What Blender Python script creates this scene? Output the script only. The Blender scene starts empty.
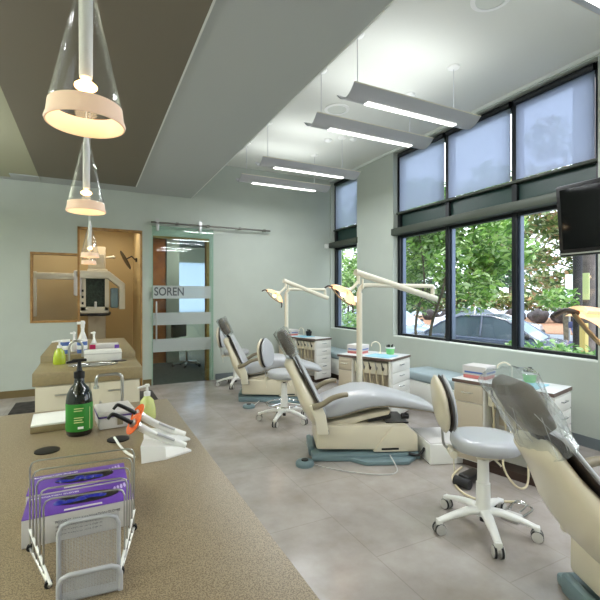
import bpy, bmesh, math, random
from mathutils import Vector, Matrix, Euler, noise
random.seed(7)
PI = math.pi
SC = bpy.context.scene
COL = SC.collection
V = Vector

# ------------------------------------------------------------------ camera
YAW = math.radians(26.57)
cam_d = bpy.data.cameras.new('camera'); cam = bpy.data.objects.new('camera', cam_d); COL.objects.link(cam)
cam_d.sensor_width = 36; cam_d.lens = 420/600*36; cam_d.shift_y = -0.005; cam_d.clip_start = .02
H = 1.4
cam.location = (0, 0, H); cam.rotation_euler = (PI/2, 0, -YAW)
SC.camera = cam
# ------------------------------------------------------------------ exposure, world, light
SC.view_settings.view_transform = 'Standard'; SC.view_settings.look = 'None'
SC.view_settings.exposure = 0.90; SC.view_settings.gamma = 1; SC.view_settings.use_curve_mapping = False
LOW_UP, LOW_DOWN = 34.0, 16.0
FIX_DOWN, FIX_UP, PEND_W, NICHE_W = 9.5, 2.1, .12, 5.0
w = bpy.data.worlds.new('sky'); SC.world = w; w.use_nodes = True
nt = w.node_tree; bg = nt.nodes['Background']
tc = nt.nodes.new('ShaderNodeTexCoord'); nz = nt.nodes.new('ShaderNodeTexNoise'); nz.inputs['Scale'].default_value = 3
cr = nt.nodes.new('ShaderNodeValToRGB')
cr.color_ramp.elements[0].color = (.72, .85, 1, 1); cr.color_ramp.elements[1].color = (.94, .98, 1, 1)
nt.links.new(tc.outputs['Generated'], nz.inputs['Vector']); nt.links.new(nz.outputs['Fac'], cr.inputs['Fac'])
nt.links.new(cr.outputs['Color'], bg.inputs['Color']); bg.inputs['Strength'].default_value = 2.2
sun_d = bpy.data.lights.new('sun', 'SUN'); sun = bpy.data.objects.new('sun', sun_d); COL.objects.link(sun)
sun_d.energy = 1.6; sun_d.angle = math.radians(12); sun_d.color = (1, .96, .9)
sun.rotation_euler = (math.radians(38), 0, math.radians(-70))

def area(name, loc, sx, sy, power, color=(1, 1, 1), rot=(0, 0, 0), shape='RECTANGLE', parent=None):
    d = bpy.data.lights.new(name, 'AREA'); d.shape = shape; d.size = sx; d.size_y = sy; d.energy = power; d.color = color
    o = bpy.data.objects.new(name, d); COL.objects.link(o); o.location = loc; o.rotation_euler = rot
    if parent: o.parent = parent
    return o

# ------------------------------------------------------------------ materials
def lin(c):
    return tuple(((x/255)/12.92 if x/255 <= .04045 else ((x/255+.055)/1.055)**2.4) for x in c) + (1,)
def mat(name, rgb, rough=.5, metal=0, noise_amt=0, nscale=20, bump=0, bscale=60, coat=0, spec=.5, emis=None, estr=0, rgb2=None, trans=0):
    m = bpy.data.materials.new(name); m.use_nodes = True
    t = m.node_tree; b = t.nodes['Principled BSDF']
    b.inputs['Base Color'].default_value = lin(rgb); b.inputs['Roughness'].default_value = rough
    b.inputs['Metallic'].default_value = metal; b.inputs['Coat Weight'].default_value = coat
    b.inputs['Specular IOR Level'].default_value = spec
    if trans: b.inputs['Transmission Weight'].default_value = trans
    if emis: b.inputs['Emission Color'].default_value = lin(emis); b.inputs['Emission Strength'].default_value = estr
    if noise_amt or rgb2:
        c = t.nodes.new('ShaderNodeTexCoord'); n = t.nodes.new('ShaderNodeTexNoise'); n.inputs['Scale'].default_value = nscale
        n.inputs['Detail'].default_value = 4
        r = t.nodes.new('ShaderNodeValToRGB')
        a = rgb; bb = rgb2 or tuple(max(0, min(255, x*(1-noise_amt))) for x in rgb)
        r.color_ramp.elements[0].position = .35; r.color_ramp.elements[1].position = .65
        r.color_ramp.elements[0].color = lin(bb); r.color_ramp.elements[1].color = lin(a)
        t.links.new(c.outputs['Object'], n.inputs['Vector']); t.links.new(n.outputs['Fac'], r.inputs['Fac'])
        t.links.new(r.outputs['Color'], b.inputs['Base Color'])
    if bump:
        c = t.nodes.new('ShaderNodeTexCoord'); n = t.nodes.new('ShaderNodeTexNoise'); n.inputs['Scale'].default_value = bscale
        bp = t.nodes.new('ShaderNodeBump'); bp.inputs['Strength'].default_value = bump; bp.inputs['Distance'].default_value = .01
        t.links.new(c.outputs['Object'], n.inputs['Vector']); t.links.new(n.outputs['Fac'], bp.inputs['Height'])
        t.links.new(bp.outputs['Normal'], b.inputs['Normal'])
    return m
def glassy(name, tint=(1, 1, 1), refl=.08, rough=.02, white=0, fres=1.45):
    """thin pane: see-through + fresnel reflection (+ a little white for frosting)"""
    m = bpy.data.materials.new(name); m.use_nodes = True; t = m.node_tree; t.nodes.clear()
    o = t.nodes.new('ShaderNodeOutputMaterial'); tr = t.nodes.new('ShaderNodeBsdfTransparent'); tr.inputs[0].default_value = (*tint, 1)
    gl = t.nodes.new('ShaderNodeBsdfGlossy'); gl.inputs['Roughness'].default_value = rough
    lw = t.nodes.new('ShaderNodeLayerWeight'); lw.inputs['Blend'].default_value = .5
    pw = t.nodes.new('ShaderNodeMath'); pw.operation = 'POWER'; pw.inputs[1].default_value = 4.0; t.links.new(lw.outputs['Facing'], pw.inputs[0])
    f0 = ((fres-1)/(fres+1))**2
    fr = t.nodes.new('ShaderNodeMath'); fr.operation = 'MULTIPLY_ADD'; fr.inputs[1].default_value = .8*(1-f0); fr.inputs[2].default_value = f0; t.links.new(pw.outputs[0], fr.inputs[0])
    mx = t.nodes.new('ShaderNodeMixShader'); t.links.new(fr.outputs[0], mx.inputs[0])
    base = tr
    if white:
        df = t.nodes.new('ShaderNodeBsdfDiffuse'); df.inputs[0].default_value = (.8, .82, .82, 1)
        tl = t.nodes.new('ShaderNodeBsdfTranslucent'); tl.inputs[0].default_value = (.8, .82, .82, 1)
        m0 = t.nodes.new('ShaderNodeMixShader'); m0.inputs[0].default_value = .5
        t.links.new(df.outputs[0], m0.inputs[1]); t.links.new(tl.outputs[0], m0.inputs[2])
        m1 = t.nodes.new('ShaderNodeMixShader'); m1.inputs[0].default_value = white
        t.links.new(tr.outputs[0], m1.inputs[1]); t.links.new(m0.outputs[0], m1.inputs[2]); base = m1
    t.links.new(base.outputs[0], mx.inputs[1]); t.links.new(gl.outputs[0], mx.inputs[2]); t.links.new(mx.outputs[0], o.inputs[0])
    return m

M = {}
M['wall'] = mat('sage wall paint', (184, 191, 182), .6, noise_amt=.02, nscale=3)
M['ceiling'] = mat('ceiling paint', (222, 223, 215), .8)
M['soffit'] = mat('grey soffit paint', (180, 185, 183), .75)
M['panel'] = mat('dark olive ceiling paint', (116, 109, 94), .6)
M['trimwhite'] = mat('white trim', (226, 230, 224), .5)
M['baseboard'] = mat('grey vinyl baseboard', (104, 112, 116), .45)
M['wood'] = mat('honey wood trim', (172, 132, 76), .45, rgb2=(150, 110, 60), nscale=12)
M['frame'] = mat('black window frame', (26, 30, 34), .35, metal=.3)
M['bluegrey'] = mat('anodised inner frame', (88, 100, 118), .35, metal=.5)
M['ledge'] = mat('olive metal ledge', (70, 76, 66), .45, metal=.2)
M['spandrel'] = mat('dark spandrel glass', (34, 62, 56), .35)
M['niche'] = mat('ochre wall paint', (186, 164, 118), .6)
M['glass'] = glassy('window glass')
M['doorglass'] = glassy('greenish door glass', (.86, .95, .91), fres=1.5)
M['frost'] = glassy('frosted band', (.8, .9, .88), white=.62, rough=.3)
M['glassedge'] = mat('green glass edge', (140, 176, 152), .2)
M['steel'] = mat('brushed steel', (190, 190, 188), .28, metal=1)
M['chrome'] = mat('chrome', (215, 217, 220), .12, metal=1)
M['counter'] = None
M['cabwhite'] = mat('cream laminate', (228, 227, 221), .4)
M['islandcream'] = mat('shaded cream laminate', (204, 196, 174), .45)  # cream laminate darkened: the islands' shade is put into the colour
M['olive'] = mat('olive laminate', (150, 134, 98), .4, noise_amt=.06, nscale=60)
M['darkedge'] = mat('dark brown edge', (62, 44, 36), .5)
M['beige'] = mat('beige moulded plastic', (218, 209, 186), .32, coat=.25)
M['beige2'] = mat('pale ivory plastic', (226, 220, 200), .32, coat=.2)
M['white'] = mat('white plastic', (236, 236, 232), .3)
M['vinyl'] = mat('grey vinyl upholstery', (180, 182, 186), .3, coat=.3, bump=.05, bscale=8)
M['vinyldark'] = mat('taupe vinyl', (84, 75, 63), .5, coat=0, bump=.2, bscale=14)
M['piping'] = mat('dark piping', (58, 50, 46), .5)
M['armrest'] = mat('taupe armrest', (132, 122, 100), .4)
M['teal'] = mat('blue grey base plate', (112, 134, 140), .4)
M['black'] = mat('black plastic', (16, 16, 18), .35)
M['rubber'] = mat('dark rubber', (30, 30, 32), .7)
M['castor'] = mat('grey castor', (196, 194, 190), .4)
M['bag'] = glassy('clear plastic film', (.9, .93, .93), rough=.1, white=.12, fres=1.6)
M['bagcrease'] = glassy('white film fold', (.95, .95, .95), rough=.2, white=.55)
M['lampglass'] = glassy('clear lamp glass', (.97, .97, .97), fres=1.35)
M['hose'] = mat('cream hose', (212, 200, 168), .45)
M['cushion'] = mat('blue grey bench vinyl', (160, 176, 182), .45)
M['paperblue'] = mat('blue tray paper', (150, 204, 222), .6)
M['green'] = mat('green cup', (128, 206, 128), .4)
M['bulb'] = mat('glowing bulb', (255, 226, 170), .5, emis=(255, 206, 140), estr=4)
M['frostring'] = mat('sanded warm glass', (240, 214, 192), .5, emis=(255, 190, 130), estr=.10)
M['diffuser'] = mat('lit diffuser', (255, 255, 250), .5, emis=(255, 255, 248), estr=2.2)
M['alu'] = mat('satin aluminium', (186, 186, 190), .4, metal=.1)
M['purple'] = mat('violet carton', (112, 70, 178), .4, rgb2=(88, 46, 150), nscale=9)
M['carton'] = mat('pale grey carton', (206, 202, 200), .5)
M['redbook'] = mat('pinkish red carton', (206, 120, 116), .5)
M['bluebox'] = mat('blue carton', (84, 112, 176), .5)
M['bottlegreen'] = mat('black green bottle', (16, 22, 14), .08, coat=.6)
M['label'] = mat('green label', (44, 132, 40), .4)
M['labelpale'] = mat('pale label', (206, 216, 150), .5)
M['soap'] = mat('yellow green soap', (172, 190, 50), .2, coat=.4)
M['orange'] = mat('orange shield', (232, 96, 20), .2, coat=.3)
M['ink'] = mat('grey ink', (88, 88, 92), .6)
M['deepblue'] = mat('deep blue nitrile', (28, 34, 150), .4)
M['magenta'] = mat('magenta carton', (196, 30, 90), .5)
M['screen'] = mat('black glossy screen', (4, 5, 6), .06, spec=.22)
M['matcarpet'] = mat('charcoal mat', (64, 60, 56), .95, noise_amt=.4, nscale=14)
M['concrete'] = mat('pale asphalt', (150, 158, 170), .8, noise_amt=.12, nscale=2)
M['chips'] = mat('wood chips', (190, 146, 116), .9, rgb2=(140, 100, 76), nscale=14, bump=.8, bscale=30)
M['rock'] = mat('dark rock', (86, 80, 84), .9, noise_amt=.4, nscale=3, bump=.8, bscale=5)
M['bark'] = mat('grey bark', (112, 102, 84), .9, noise_amt=.35, nscale=10, bump=.5)
M['polewood'] = mat('weathered pole wood', (118, 108, 104), .9, noise_amt=.25, nscale=5)
M['poledark'] = mat('dark pole', (40, 38, 42), .8)
M['orangewood'] = mat('orange wood panel', (190, 112, 44), .4, rgb2=(150, 82, 32), nscale=5)
M['carpet'] = mat('dark grey carpet', (86, 88, 84), .95, noise_amt=.25, nscale=20)
M['pulp'] = mat('white paper', (240, 240, 236), .7)

def counter_mat():
    m = mat('tan speckled worktop', (170, 154, 128), .38)
    t = m.node_tree; b = t.nodes['Principled BSDF']
    c = t.nodes.new('ShaderNodeTexCoord'); n = t.nodes.new('ShaderNodeTexNoise'); n.inputs['Scale'].default_value = 420; n.inputs['Detail'].default_value = 2
    r = t.nodes.new('ShaderNodeValToRGB')
    r.color_ramp.elements[0].position = .38; r.color_ramp.elements[0].color = lin((116, 100, 76))
    r.color_ramp.elements[1].position = .62; r.color_ramp.elements[1].color = lin((164, 147, 119))
    t.links.new(c.outputs['Object'], n.inputs['Vector']); t.links.new(n.outputs['Fac'], r.inputs['Fac']); t.links.new(r.outputs['Color'], b.inputs['Base Color'])
    return m
M['counter'] = counter_mat()
def floor_mat():
    m = mat('grey brown floor tile', (160, 152, 146), .22)
    t = m.node_tree; b = t.nodes['Principled BSDF']
    c = t.nodes.new('ShaderNodeTexCoord')
    n = t.nodes.new('ShaderNodeTexNoise'); n.inputs['Scale'].default_value = 3.2; n.inputs['Detail'].default_value = 6; n.inputs['Roughness'].default_value = .6
    r = t.nodes.new('ShaderNodeValToRGB')
    r.color_ramp.elements[0].position = .3; r.color_ramp.elements[0].color = lin((154, 145, 137))
    r.color_ramp.elements[1].position = .7; r.color_ramp.elements[1].color = lin((180, 173, 168))
    br = t.nodes.new('ShaderNodeTexBrick'); br.inputs['Scale'].default_value = 1; br.inputs['Mortar Size'].default_value = .0035
    br.inputs['Brick Width'].default_value = .92; br.inputs['Row Height'].default_value = .46; br.inputs['Mortar Smooth'].default_value = .2
    br.inputs['Color1'].default_value = (1, 1, 1, 1); br.inputs['Color2'].default_value = (.95, .95, .96, 1); br.inputs['Mortar'].default_value = (.84, .83, .82, 1)
    mp = t.nodes.new('ShaderNodeMapping'); mp.inputs['Rotation'].default_value = (0, 0, PI/2)
    mul = t.nodes.new('ShaderNodeMix'); mul.data_type = 'RGBA'; mul.blend_type = 'MULTIPLY'; mul.inputs['Factor'].default_value = 1
    L = t.links.new
    L(c.outputs['Object'], n.inputs['Vector']); L(n.outputs['Fac'], r.inputs['Fac']); L(c.outputs['Object'], mp.inputs['Vector']); L(mp.outputs[0], br.inputs['Vector'])
    L(r.outputs['Color'], mul.inputs['A']); L(br.outputs['Color'], mul.inputs['B']); L(mul.outputs['Result'], b.inputs['Base Color'])
    return m
M['floor'] = floor_mat()
def leaf_mat(name, cols):
    m = bpy.data.materials.new(name); m.use_nodes = True; t = m.node_tree; b = t.nodes['Principled BSDF']
    g = t.nodes.new('ShaderNodeNewGeometry'); r = t.nodes.new('ShaderNodeValToRGB'); r.color_ramp.interpolation = 'CONSTANT'
    while len(r.color_ramp.elements) < len(cols): r.color_ramp.elements.new(.5)
    for i, c in enumerate(cols):
        r.color_ramp.elements[i].position = i/len(cols); r.color_ramp.elements[i].color = lin(c)
    t.links.new(g.outputs['Random Per Island'], r.inputs['Fac']); t.links.new(r.outputs['Color'], b.inputs['Base Color'])
    b.inputs['Roughness'].default_value = .4
    tl = t.nodes.new('ShaderNodeBsdfTranslucent'); mx = t.nodes.new('ShaderNodeMixShader'); mx.inputs[0].default_value = .35
    t.links.new(r.outputs['Color'], tl.inputs[0]); o = t.nodes['Material Output']
    t.links.new(b.outputs[0], mx.inputs[1]); t.links.new(tl.outputs[0], mx.inputs[2]); t.links.new(mx.outputs[0], o.inputs[0])
    return m
M['leaf'] = leaf_mat('green leaves', [(120, 164, 70), (146, 190, 92), (92, 136, 60), (176, 208, 120), (204, 226, 170), (80, 120, 54)])
M['leaf2'] = leaf_mat('olive and rust leaves', [(130, 156, 84), (172, 180, 110), (96, 124, 66), (190, 150, 110), (208, 216, 170), (84, 104, 60)])
M['leafdark'] = leaf_mat('deep green leaves', [(52, 84, 50), (70, 104, 62), (40, 66, 44), (100, 140, 96)])
M['hedgeleaf'] = leaf_mat('fresh hedge leaves', [(130, 180, 96), (166, 206, 130), (100, 150, 76), (196, 220, 160)])
def shade_mat():
    m = bpy.data.materials.new('mesh shade fabric'); m.use_nodes = True; t = m.node_tree; t.nodes.clear()
    o = t.nodes.new('ShaderNodeOutputMaterial'); tr = t.nodes.new('ShaderNodeBsdfTransparent'); tr.inputs[0].default_value = (.72, .78, .9, 1)
    df = t.nodes.new('ShaderNodeBsdfDiffuse'); df.inputs[0].default_value = lin((170, 174, 186))
    tl = t.nodes.new('ShaderNodeBsdfTranslucent'); tl.inputs[0].default_value = lin((196, 201, 213))
    a = t.nodes.new('ShaderNodeMixShader'); a.inputs[0].default_value = .75; b = t.nodes.new('ShaderNodeMixShader'); b.inputs[0].default_value = .72
    L = t.links.new; L(df.outputs[0], a.inputs[1]); L(tl.outputs[0], a.inputs[2]); L(tr.outputs[0], b.inputs[1]); L(a.outputs[0], b.inputs[2]); L(b.outputs[0], o.inputs[0])
    return m
M['shade'] = shade_mat()

# ------------------------------------------------------------------ mesh helpers
def tag(o, label=None, cat=None, group=None, kind=None):
    if label: o['label'] = label
    if cat: o['category'] = cat
    if group: o['group'] = group
    if kind: o['kind'] = kind
    return o
def thing(name, label, cat, loc=(0, 0, 0), rz=0, group=None):
    o = bpy.data.objects.new(name, None); COL.objects.link(o); o.location = loc; o.rotation_euler = (0, 0, rz); o.empty_display_size = .05
    return tag(o, label, cat, group)
def kids(o): return [c for c in bpy.data.objects if c.parent == o]
def dup(o, loc=None, rz=None, label=None, group=None, parent=None):
    ch = kids(o); c = o.copy(); COL.objects.link(c)
    if parent: c.parent = parent
    if loc is not None: c.location = loc
    if rz is not None: c.rotation_euler = (0, 0, rz)
    if label: c['label'] = label
    if group: c['group'] = group
    for k in ch: dup(k, parent=c)
    return c

class MB:
    def __init__(s): s.bm = bmesh.new(); s.mats = [None]
    def _new(s, verts, mtx=None):
        if mtx is not None: bmesh.ops.transform(s.bm, matrix=mtx, verts=verts)
    def box(s, a, b, bev=0, mtx=None, seg=2):
        a = V(a); b = V(b); c = (a+b)/2; d = b-a
        tmp = bmesh.new(); bmesh.ops.create_cube(tmp, size=1, matrix=Matrix.Translation(c) @ Matrix.Diagonal((abs(d.x), abs(d.y), abs(d.z), 1)))
        if bev: bmesh.ops.bevel(tmp, geom=tmp.edges[:], offset=min(bev, min(abs(d.x), abs(d.y), abs(d.z))*.45), segments=seg, affect='EDGES', profile=.5)
        s._merge(tmp, mtx); return s
    def _merge(s, tmp, mtx=None):
        if mtx is not None: bmesh.ops.transform(tmp, matrix=mtx, verts=tmp.verts[:])
        me = bpy.data.meshes.new('t'); tmp.to_mesh(me); tmp.free(); s.bm.from_mesh(me); bpy.data.meshes.remove(me)
    def loft(s, rings, cap=True, closed=True, mtx=None):
        tmp = bmesh.new(); vs = [[tmp.verts.new(p) for p in r] for r in rings]; n = len(rings[0])
        for i in range(len(vs)-1):
            for j in range(n if closed else n-1):
                k = (j+1) % n
                try: tmp.faces.new((vs[i][j], vs[i][k], vs[i+1][k], vs[i+1][j]))
                except ValueError: pass
        if cap and closed:
            tmp.faces.new(vs[0][::-1]); tmp.faces.new(vs[-1])
        bmesh.ops.recalc_face_normals(tmp, faces=tmp.faces[:]); s._merge(tmp, mtx); return s
    def prism(s, poly, d0, d1, axis='y', bev=0, mtx=None):
        """poly of 2-d points in the plane across axis, extruded d0..d1"""
        def P(p, d): return {'y': V((p[0], d, p[1])), 'x': V((d, p[0], p[1])), 'z': V((p[0], p[1], d))}[axis]
        tmp = bmesh.new(); a = [tmp.verts.new(P(p, d0)) for p in poly]; b = [tmp.verts.new(P(p, d1)) for p in poly]
        tmp.faces.new(a); tmp.faces.new(b[::-1]); n = len(poly)
        for i in range(n): tmp.faces.new((a[i], b[i], b[(i+1) % n], a[(i+1) % n]))
        bmesh.ops.recalc_face_normals(tmp, faces=tmp.faces[:])
        if bev: bmesh.ops.bevel(tmp, geom=tmp.edges[:], offset=bev, segments=2, affect='EDGES', profile=.5)
        s._merge(tmp, mtx); return s
    def tube(s, pts, r, n=10, smooth=0, flat=1, mtx=None, closed=False):
        pts = [V(p) for p in pts]
        if smooth:
            q = []; N = len(pts)
            for i in range(N if closed else N-1):
                if closed: p0, p1, p2, p3 = pts[(i-1) % N], pts[i], pts[(i+1) % N], pts[(i+2) % N]
                else: p0, p1, p2, p3 = pts[max(i-1, 0)], pts[i], pts[i+1], pts[min(i+2, N-1)]
                for k in range(smooth):
                    t = k/smooth
                    q.append(.5*((2*p1)+(p2-p0)*t+(2*p0-5*p1+4*p2-p3)*t*t+(3*p1-p0-3*p2+p3)*t**3))
            if not closed: q.append(pts[-1])
            pts = q
        N = len(pts); rs = r if isinstance(r, (list, tuple)) else [r]*N
        if len(rs) != N: rs = [rs[0]+(rs[-1]-rs[0])*i/(N-1) for i in range(N)]
        rings = []; up = None
        for i in range(N):
            if closed: t = (pts[(i+1) % N]-pts[i-1]).normalized()
            else: t = (pts[min(i+1, N-1)]-pts[max(i-1, 0)]).normalized()
            if up is None:
                up = V((0, 0, 1)) if abs(t.z) < .9 else V((1, 0, 0))
            up = (up-t*up.dot(t)); up = up.normalized() if up.length > 1e-6 else t.orthogonal().normalized()
            sd = t.cross(up)
            rings.append([pts[i]+(sd*math.cos(a)+up*math.sin(a)*flat)*rs[i] for a in [2*PI*k/n for k in range(n)]])
        if closed: rings.append(rings[0])
        return s.loft(rings, cap=not closed, mtx=mtx)
    def lathe(s, prof, n=24, mtx=None, cap=True):
        return s.loft([[V((r*math.cos(2*PI*k/n), r*math.sin(2*PI*k/n), z)) for k in range(n)] for r, z in prof], cap=cap, mtx=mtx)
    def ball(s, c, r, sub=2, sc=(1, 1, 1), mtx=None):
        tmp = bmesh.new(); bmesh.ops.create_icosphere(tmp, subdivisions=sub, radius=1)
        m = Matrix.Translation(V(c)) @ Matrix.Diagonal((r*sc[0], r*sc[1], r*sc[2], 1))
        if mtx is not None: m = mtx @ m
        s._merge(tmp, m); return s
    def build(s, name, material, parent=None, world=False, label=None, kind=None, smooth=40, mtx=None):
        if mtx is not None: bmesh.ops.transform(s.bm, matrix=mtx, verts=s.bm.verts[:])
        if world and parent:
            chain = Matrix.Identity(4); p = parent; ms = []
            while p is not None: ms.append(Matrix.Translation(p.location) @ p.rotation_euler.to_matrix().to_4x4()); p = p.parent
            for m_ in ms[::-1]: chain = chain @ m_
            bmesh.ops.transform(s.bm, matrix=chain.inverted(), verts=s.bm.verts[:])
        me = bpy.data.meshes.new(name); s.bm.to_mesh(me); s.bm.free()
        if smooth:
            me.polygons.foreach_set('use_smooth', [True]*len(me.polygons)); me.set_sharp_from_angle(angle=math.radians(smooth))
        me.materials.append(material)
        o = bpy.data.objects.new(name, me); COL.objects.link(o)
        if parent: o.parent = parent
        if label: o['label'] = label
        if kind: o['kind'] = kind
        return o
def T(x, y, z): return Matrix.Translation((x, y, z))
def R(ax, deg): return Matrix.Rotation(math.radians(deg), 4, ax)
def ring(c, ux, uy, a, b, n=24, p=2.8):
    out = []
    for k in range(n):
        t = 2*PI*k/n; cs, sn = math.cos(t), math.sin(t)
        out.append(V(c)+V(ux)*a*math.copysign(abs(cs)**(2/p), cs)+V(uy)*b*math.copysign(abs(sn)**(2/p), sn))
    return out
def struct(name, mb, m): return mb.build(name, m, kind='structure', smooth=0)
def textmesh(txt, size, mtx, m, parent, name='lettering', extrude=.0004, world=False, spacing=1, bold=0):
    c = bpy.data.curves.new('f', 'FONT'); c.body = txt; c.size = size; c.extrude = extrude; c.offset = bold; c.align_x = 'LEFT'; c.space_character = spacing
    o = bpy.data.objects.new('f', c); COL.objects.link(o)
    dg = bpy.context.evaluated_depsgraph_get(); me = bpy.data.meshes.new_from_object(o.evaluated_get(dg))
    bpy.data.objects.remove(o)
    b = MB(); b.bm.from_mesh(me); bpy.data.meshes.remove(me)
    return b.build(name, m, parent, smooth=0, mtx=mtx, world=world)

# ================================================================== THE ROOM
WX = 4.15; FY = 7.0; LX = -3.2; BY = -3.0; ZL = 3.03; ZH = 3.65
b = MB(); b.box((LX-.2, BY-.2, -.12), (WX+.25, FY+.0, 0)); struct('floor', b, M['floor'])
b = MB(); b.box((LX-.2, BY-.2, ZL), (1.5, FY+.0, 3.85)); struct('ceiling_low', b, M['soffit'])
b = MB(); b.box((1.5, BY-.2, ZH), (WX+.25, FY, 3.85)); struct('ceiling', b, M['ceiling'])
b = MB(); b.box((-.615, BY, ZL-.012), (.6, 6.6, ZL-.001)); struct('ceiling_panel', b, M['panel'])
b = MB(); b.box((LX, BY, ZL-.004), (-.617, 6.85, ZL-.0005)); struct('ceiling_left', b, mat('glow tinted ceiling paint', (168, 168, 142), .8))  # warm glow on this ceiling is put into the paint colour
b = MB(); b.box((.601, BY, ZL-.012), (.615, 6.6, ZL-.001)); struct('trim_1', b, M['trimwhite'])
b = MB(); b.box((1.49, BY, ZL-.004), (1.503, FY-.002, ZL+.012)); struct('trim_2', b, M['trimwhite'])
b = MB(); b.box((WX-.02, BY, ZH-.035), (WX-.001, FY-.002, ZH-.001)); struct('trim_3', b, M['trimwhite'])
b = MB(); b.box((LX-.2, BY, 0), (LX, FY+.12, ZL)); struct('wall_left', b, M['wall'])
b = MB(); b.box((LX, BY-.2, 0), (WX, BY, ZH)); struct('wall_back', b, M['wall'])
b = MB()
for a, c in (((LX, 0), (-.733, ZL)), ((-.733, 0), (-.165, 1.05)), ((-.733, 2.02), (-.165, ZL)), ((-.165, 2.42), (.729, ZL)), ((.729, 0), (.893, ZL)),
             ((.893, 2.357), (1.5, ZL)), ((1.5, 2.357), (1.772, ZH)), ((1.772, 0), (WX+.25, ZH))):
    b.box((a[0], FY, a[1]), (c[0], FY+.12, c[1]))
struct('wall_far', b, M['wall'])
# window wall
WIN = [(2.214, 5.11), (6.085, 6.97), (-2.2, 1.35)]
ZS, ZT = .80, 3.60
b = MB()
b.box((WX, BY-.2, 0), (WX+.25, FY+.12, ZS)); b.box((WX, BY-.2, ZT), (WX+.25, FY+.12, ZH+.1))
ys = [BY-.2, -2.2, 1.35, 2.214, 5.11, 6.085, 6.97, FY+.12]
for i in range(0, 8, 2): b.box((WX, ys[i], ZS), (WX+.25, ys[i+1], ZT))
struct('wall_right', b, M['wall'])
def window(n, y0, y1, mull):
    root = bpy.data.objects.new('window_%d' % n, None); COL.objects.link(root); root['kind'] = 'structure'; root.location = (WX+.1, (y0+y1)/2, ZS)
    fx0, fx1 = WX+.10, WX+.17
    f = MB()
    for z0, z1 in ((ZS, ZS+.045), (2.30, 2.36), (2.66, 2.70), (ZT-.10, ZT)): f.box((fx0, y0, z0), (fx1, y1, z1))
    for yy in [y0+.03]+mull+[y1-.03]: f.box((fx0-.015, yy-.03, ZS), (fx1, yy+.03, ZT))
    f.build('window_frame', M['frame'], root, world=True, smooth=0)
    e = [y0+.03]+mull+[y1-.03]
    inner = MB()
    for a_, c_ in zip(e[:-1], e[1:]):
        for z0, z1 in ((ZS+.045, 2.30), (2.70, ZT-.05)):
            inner.box((fx0+.02, a_+.03, z0), (fx1+.01, a_+.055, z1)); inner.box((fx0+.02, c_-.055, z0), (fx1+.01, c_-.03, z1))
    inner.build('inner_frame', M['bluegrey'], root, world=True, smooth=0)
    for a_, c_ in zip(e[:-1], e[1:]):
        g = MB(); g.box((fx0+.04, a_+.05, ZS+.04), (fx0+.046, c_-.05, 2.31)); g.box((fx0+.04, a_+.05, 2.69), (fx0+.046, c_-.05, ZT-.04))
        g.build('pane', M['glass'], root, world=True, smooth=0)
    s = MB(); s.box((fx0+.03, y0+.03, 2.36), (fx1, y1-.03, 2.66)); s.build('spandrel', M['spandrel'], root, world=True, smooth=0)
    s = MB(); s.box((WX-.03, y0-.02, 2.34), (fx0+.03, y1+.02, 2.44), .006); s.build('ledge', M['ledge'], root, world=True)
    s = MB(); s.box((fx0-.05, y0+.01, 2.66), (fx0, y1-.01, 2.69), .004); s.build('ledge', M['ledge'], root, world=True)
    s = MB(); s.box((WX+.0, y0+.002, ZS), (fx0, y1-.002, ZS+.012)); s.build('window_sill', M['trimwhite'], root, world=True)
    for a_, c_ in zip(e[:-1], e[1:]):
        s = MB(); s.box((fx0-.03, a_+.035, 2.70), (fx0-.027, c_-.035, 3.53)); s.build('shade', M['shade'], root, world=True, smooth=0)
        s = MB(); s.tube([(fx0-.035, a_+.03, 3.555), (fx0-.035, c_-.03, 3.555)], .035, 12); s.build('shade_roller', M['frame'], root, world=True)
window(1, 2.214, 5.11, [3.125, 4.108]); window(2, 6.085, 6.97, []); window(3, -2.2, 1.35, [-1.0, .18])  # the third is an unseen window, added for daylight fill
# baseboards
b = MB(); b.box((WX-.012, BY, 0), (WX-.001, FY-.002, .1)); struct('baseboard_right', b, M['baseboard'])
b = MB(); b.box((1.9, FY-.012, 0), (WX-.012, FY-.001, .1)); struct('baseboard_far', b, M['baseboard'])
b = MB(); b.box((LX, FY-.012, 0), (-.17, FY-.001, .1)); b.box((.745, FY-.012, 0), (.87, FY-.001, .1)); struct('baseboard_far_left', b, mat('warm lit baseboard', (112, 96, 60), .5))  # grey vinyl with the tint of the warm light put into its colour
b = MB(); b.box((LX+.001, BY, 0), (LX+.012, FY-.012, .1)); struct('baseboard_left', b, M['baseboard'])
b = MB()
b.box((-.95, 6.62, ZL-.02), (-.62, 6.84, ZL-.0045), .004); b.build('ceiling_hatch', M['soffit'], kind='structure')
# niche room behind the far wall
b = MB(); b.box((-2.2, FY+.12, -.12), (.93, 8.54, 0)); b.box((-.3, FY, -.12), (.9, FY+.12, 0)); struct('floor_niche', b, M['floor'])
b = MB(); b.box((-2.2, 8.54, 0), (.93, 8.66, 2.9)); b.box((.73, FY+.12, 0), (.80, 8.54, 2.9)); b.box((-2.3, FY+.12, 0), (-2.2, 8.66, 2.9)); struct('wall_niche', b, M['niche'])
b = MB(); b.box((-2.3, FY+.12, 2.7), (.93, 8.66, 2.9)); struct('ceiling_niche', b, M['niche'])
area('niche_downlight', (-.6, 7.75, 2.66), .3, .3, NICHE_W, (1, .90, .74)); area('niche_downlight', (.3, 7.7, 2.66), .3, .3, NICHE_W, (1, .90, .74))
b = MB(); t_ = .03
b.box((-.165, FY-.012, 0), (-.135, FY+.13, 2.44)); b.box((-.165, FY-.012, 2.41), (.729, FY+.13, 2.44)); b.box((.715, FY-.012, 0), (.735, FY+.13, 2.44)); struct('trim_4', b, M['wood'])
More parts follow.
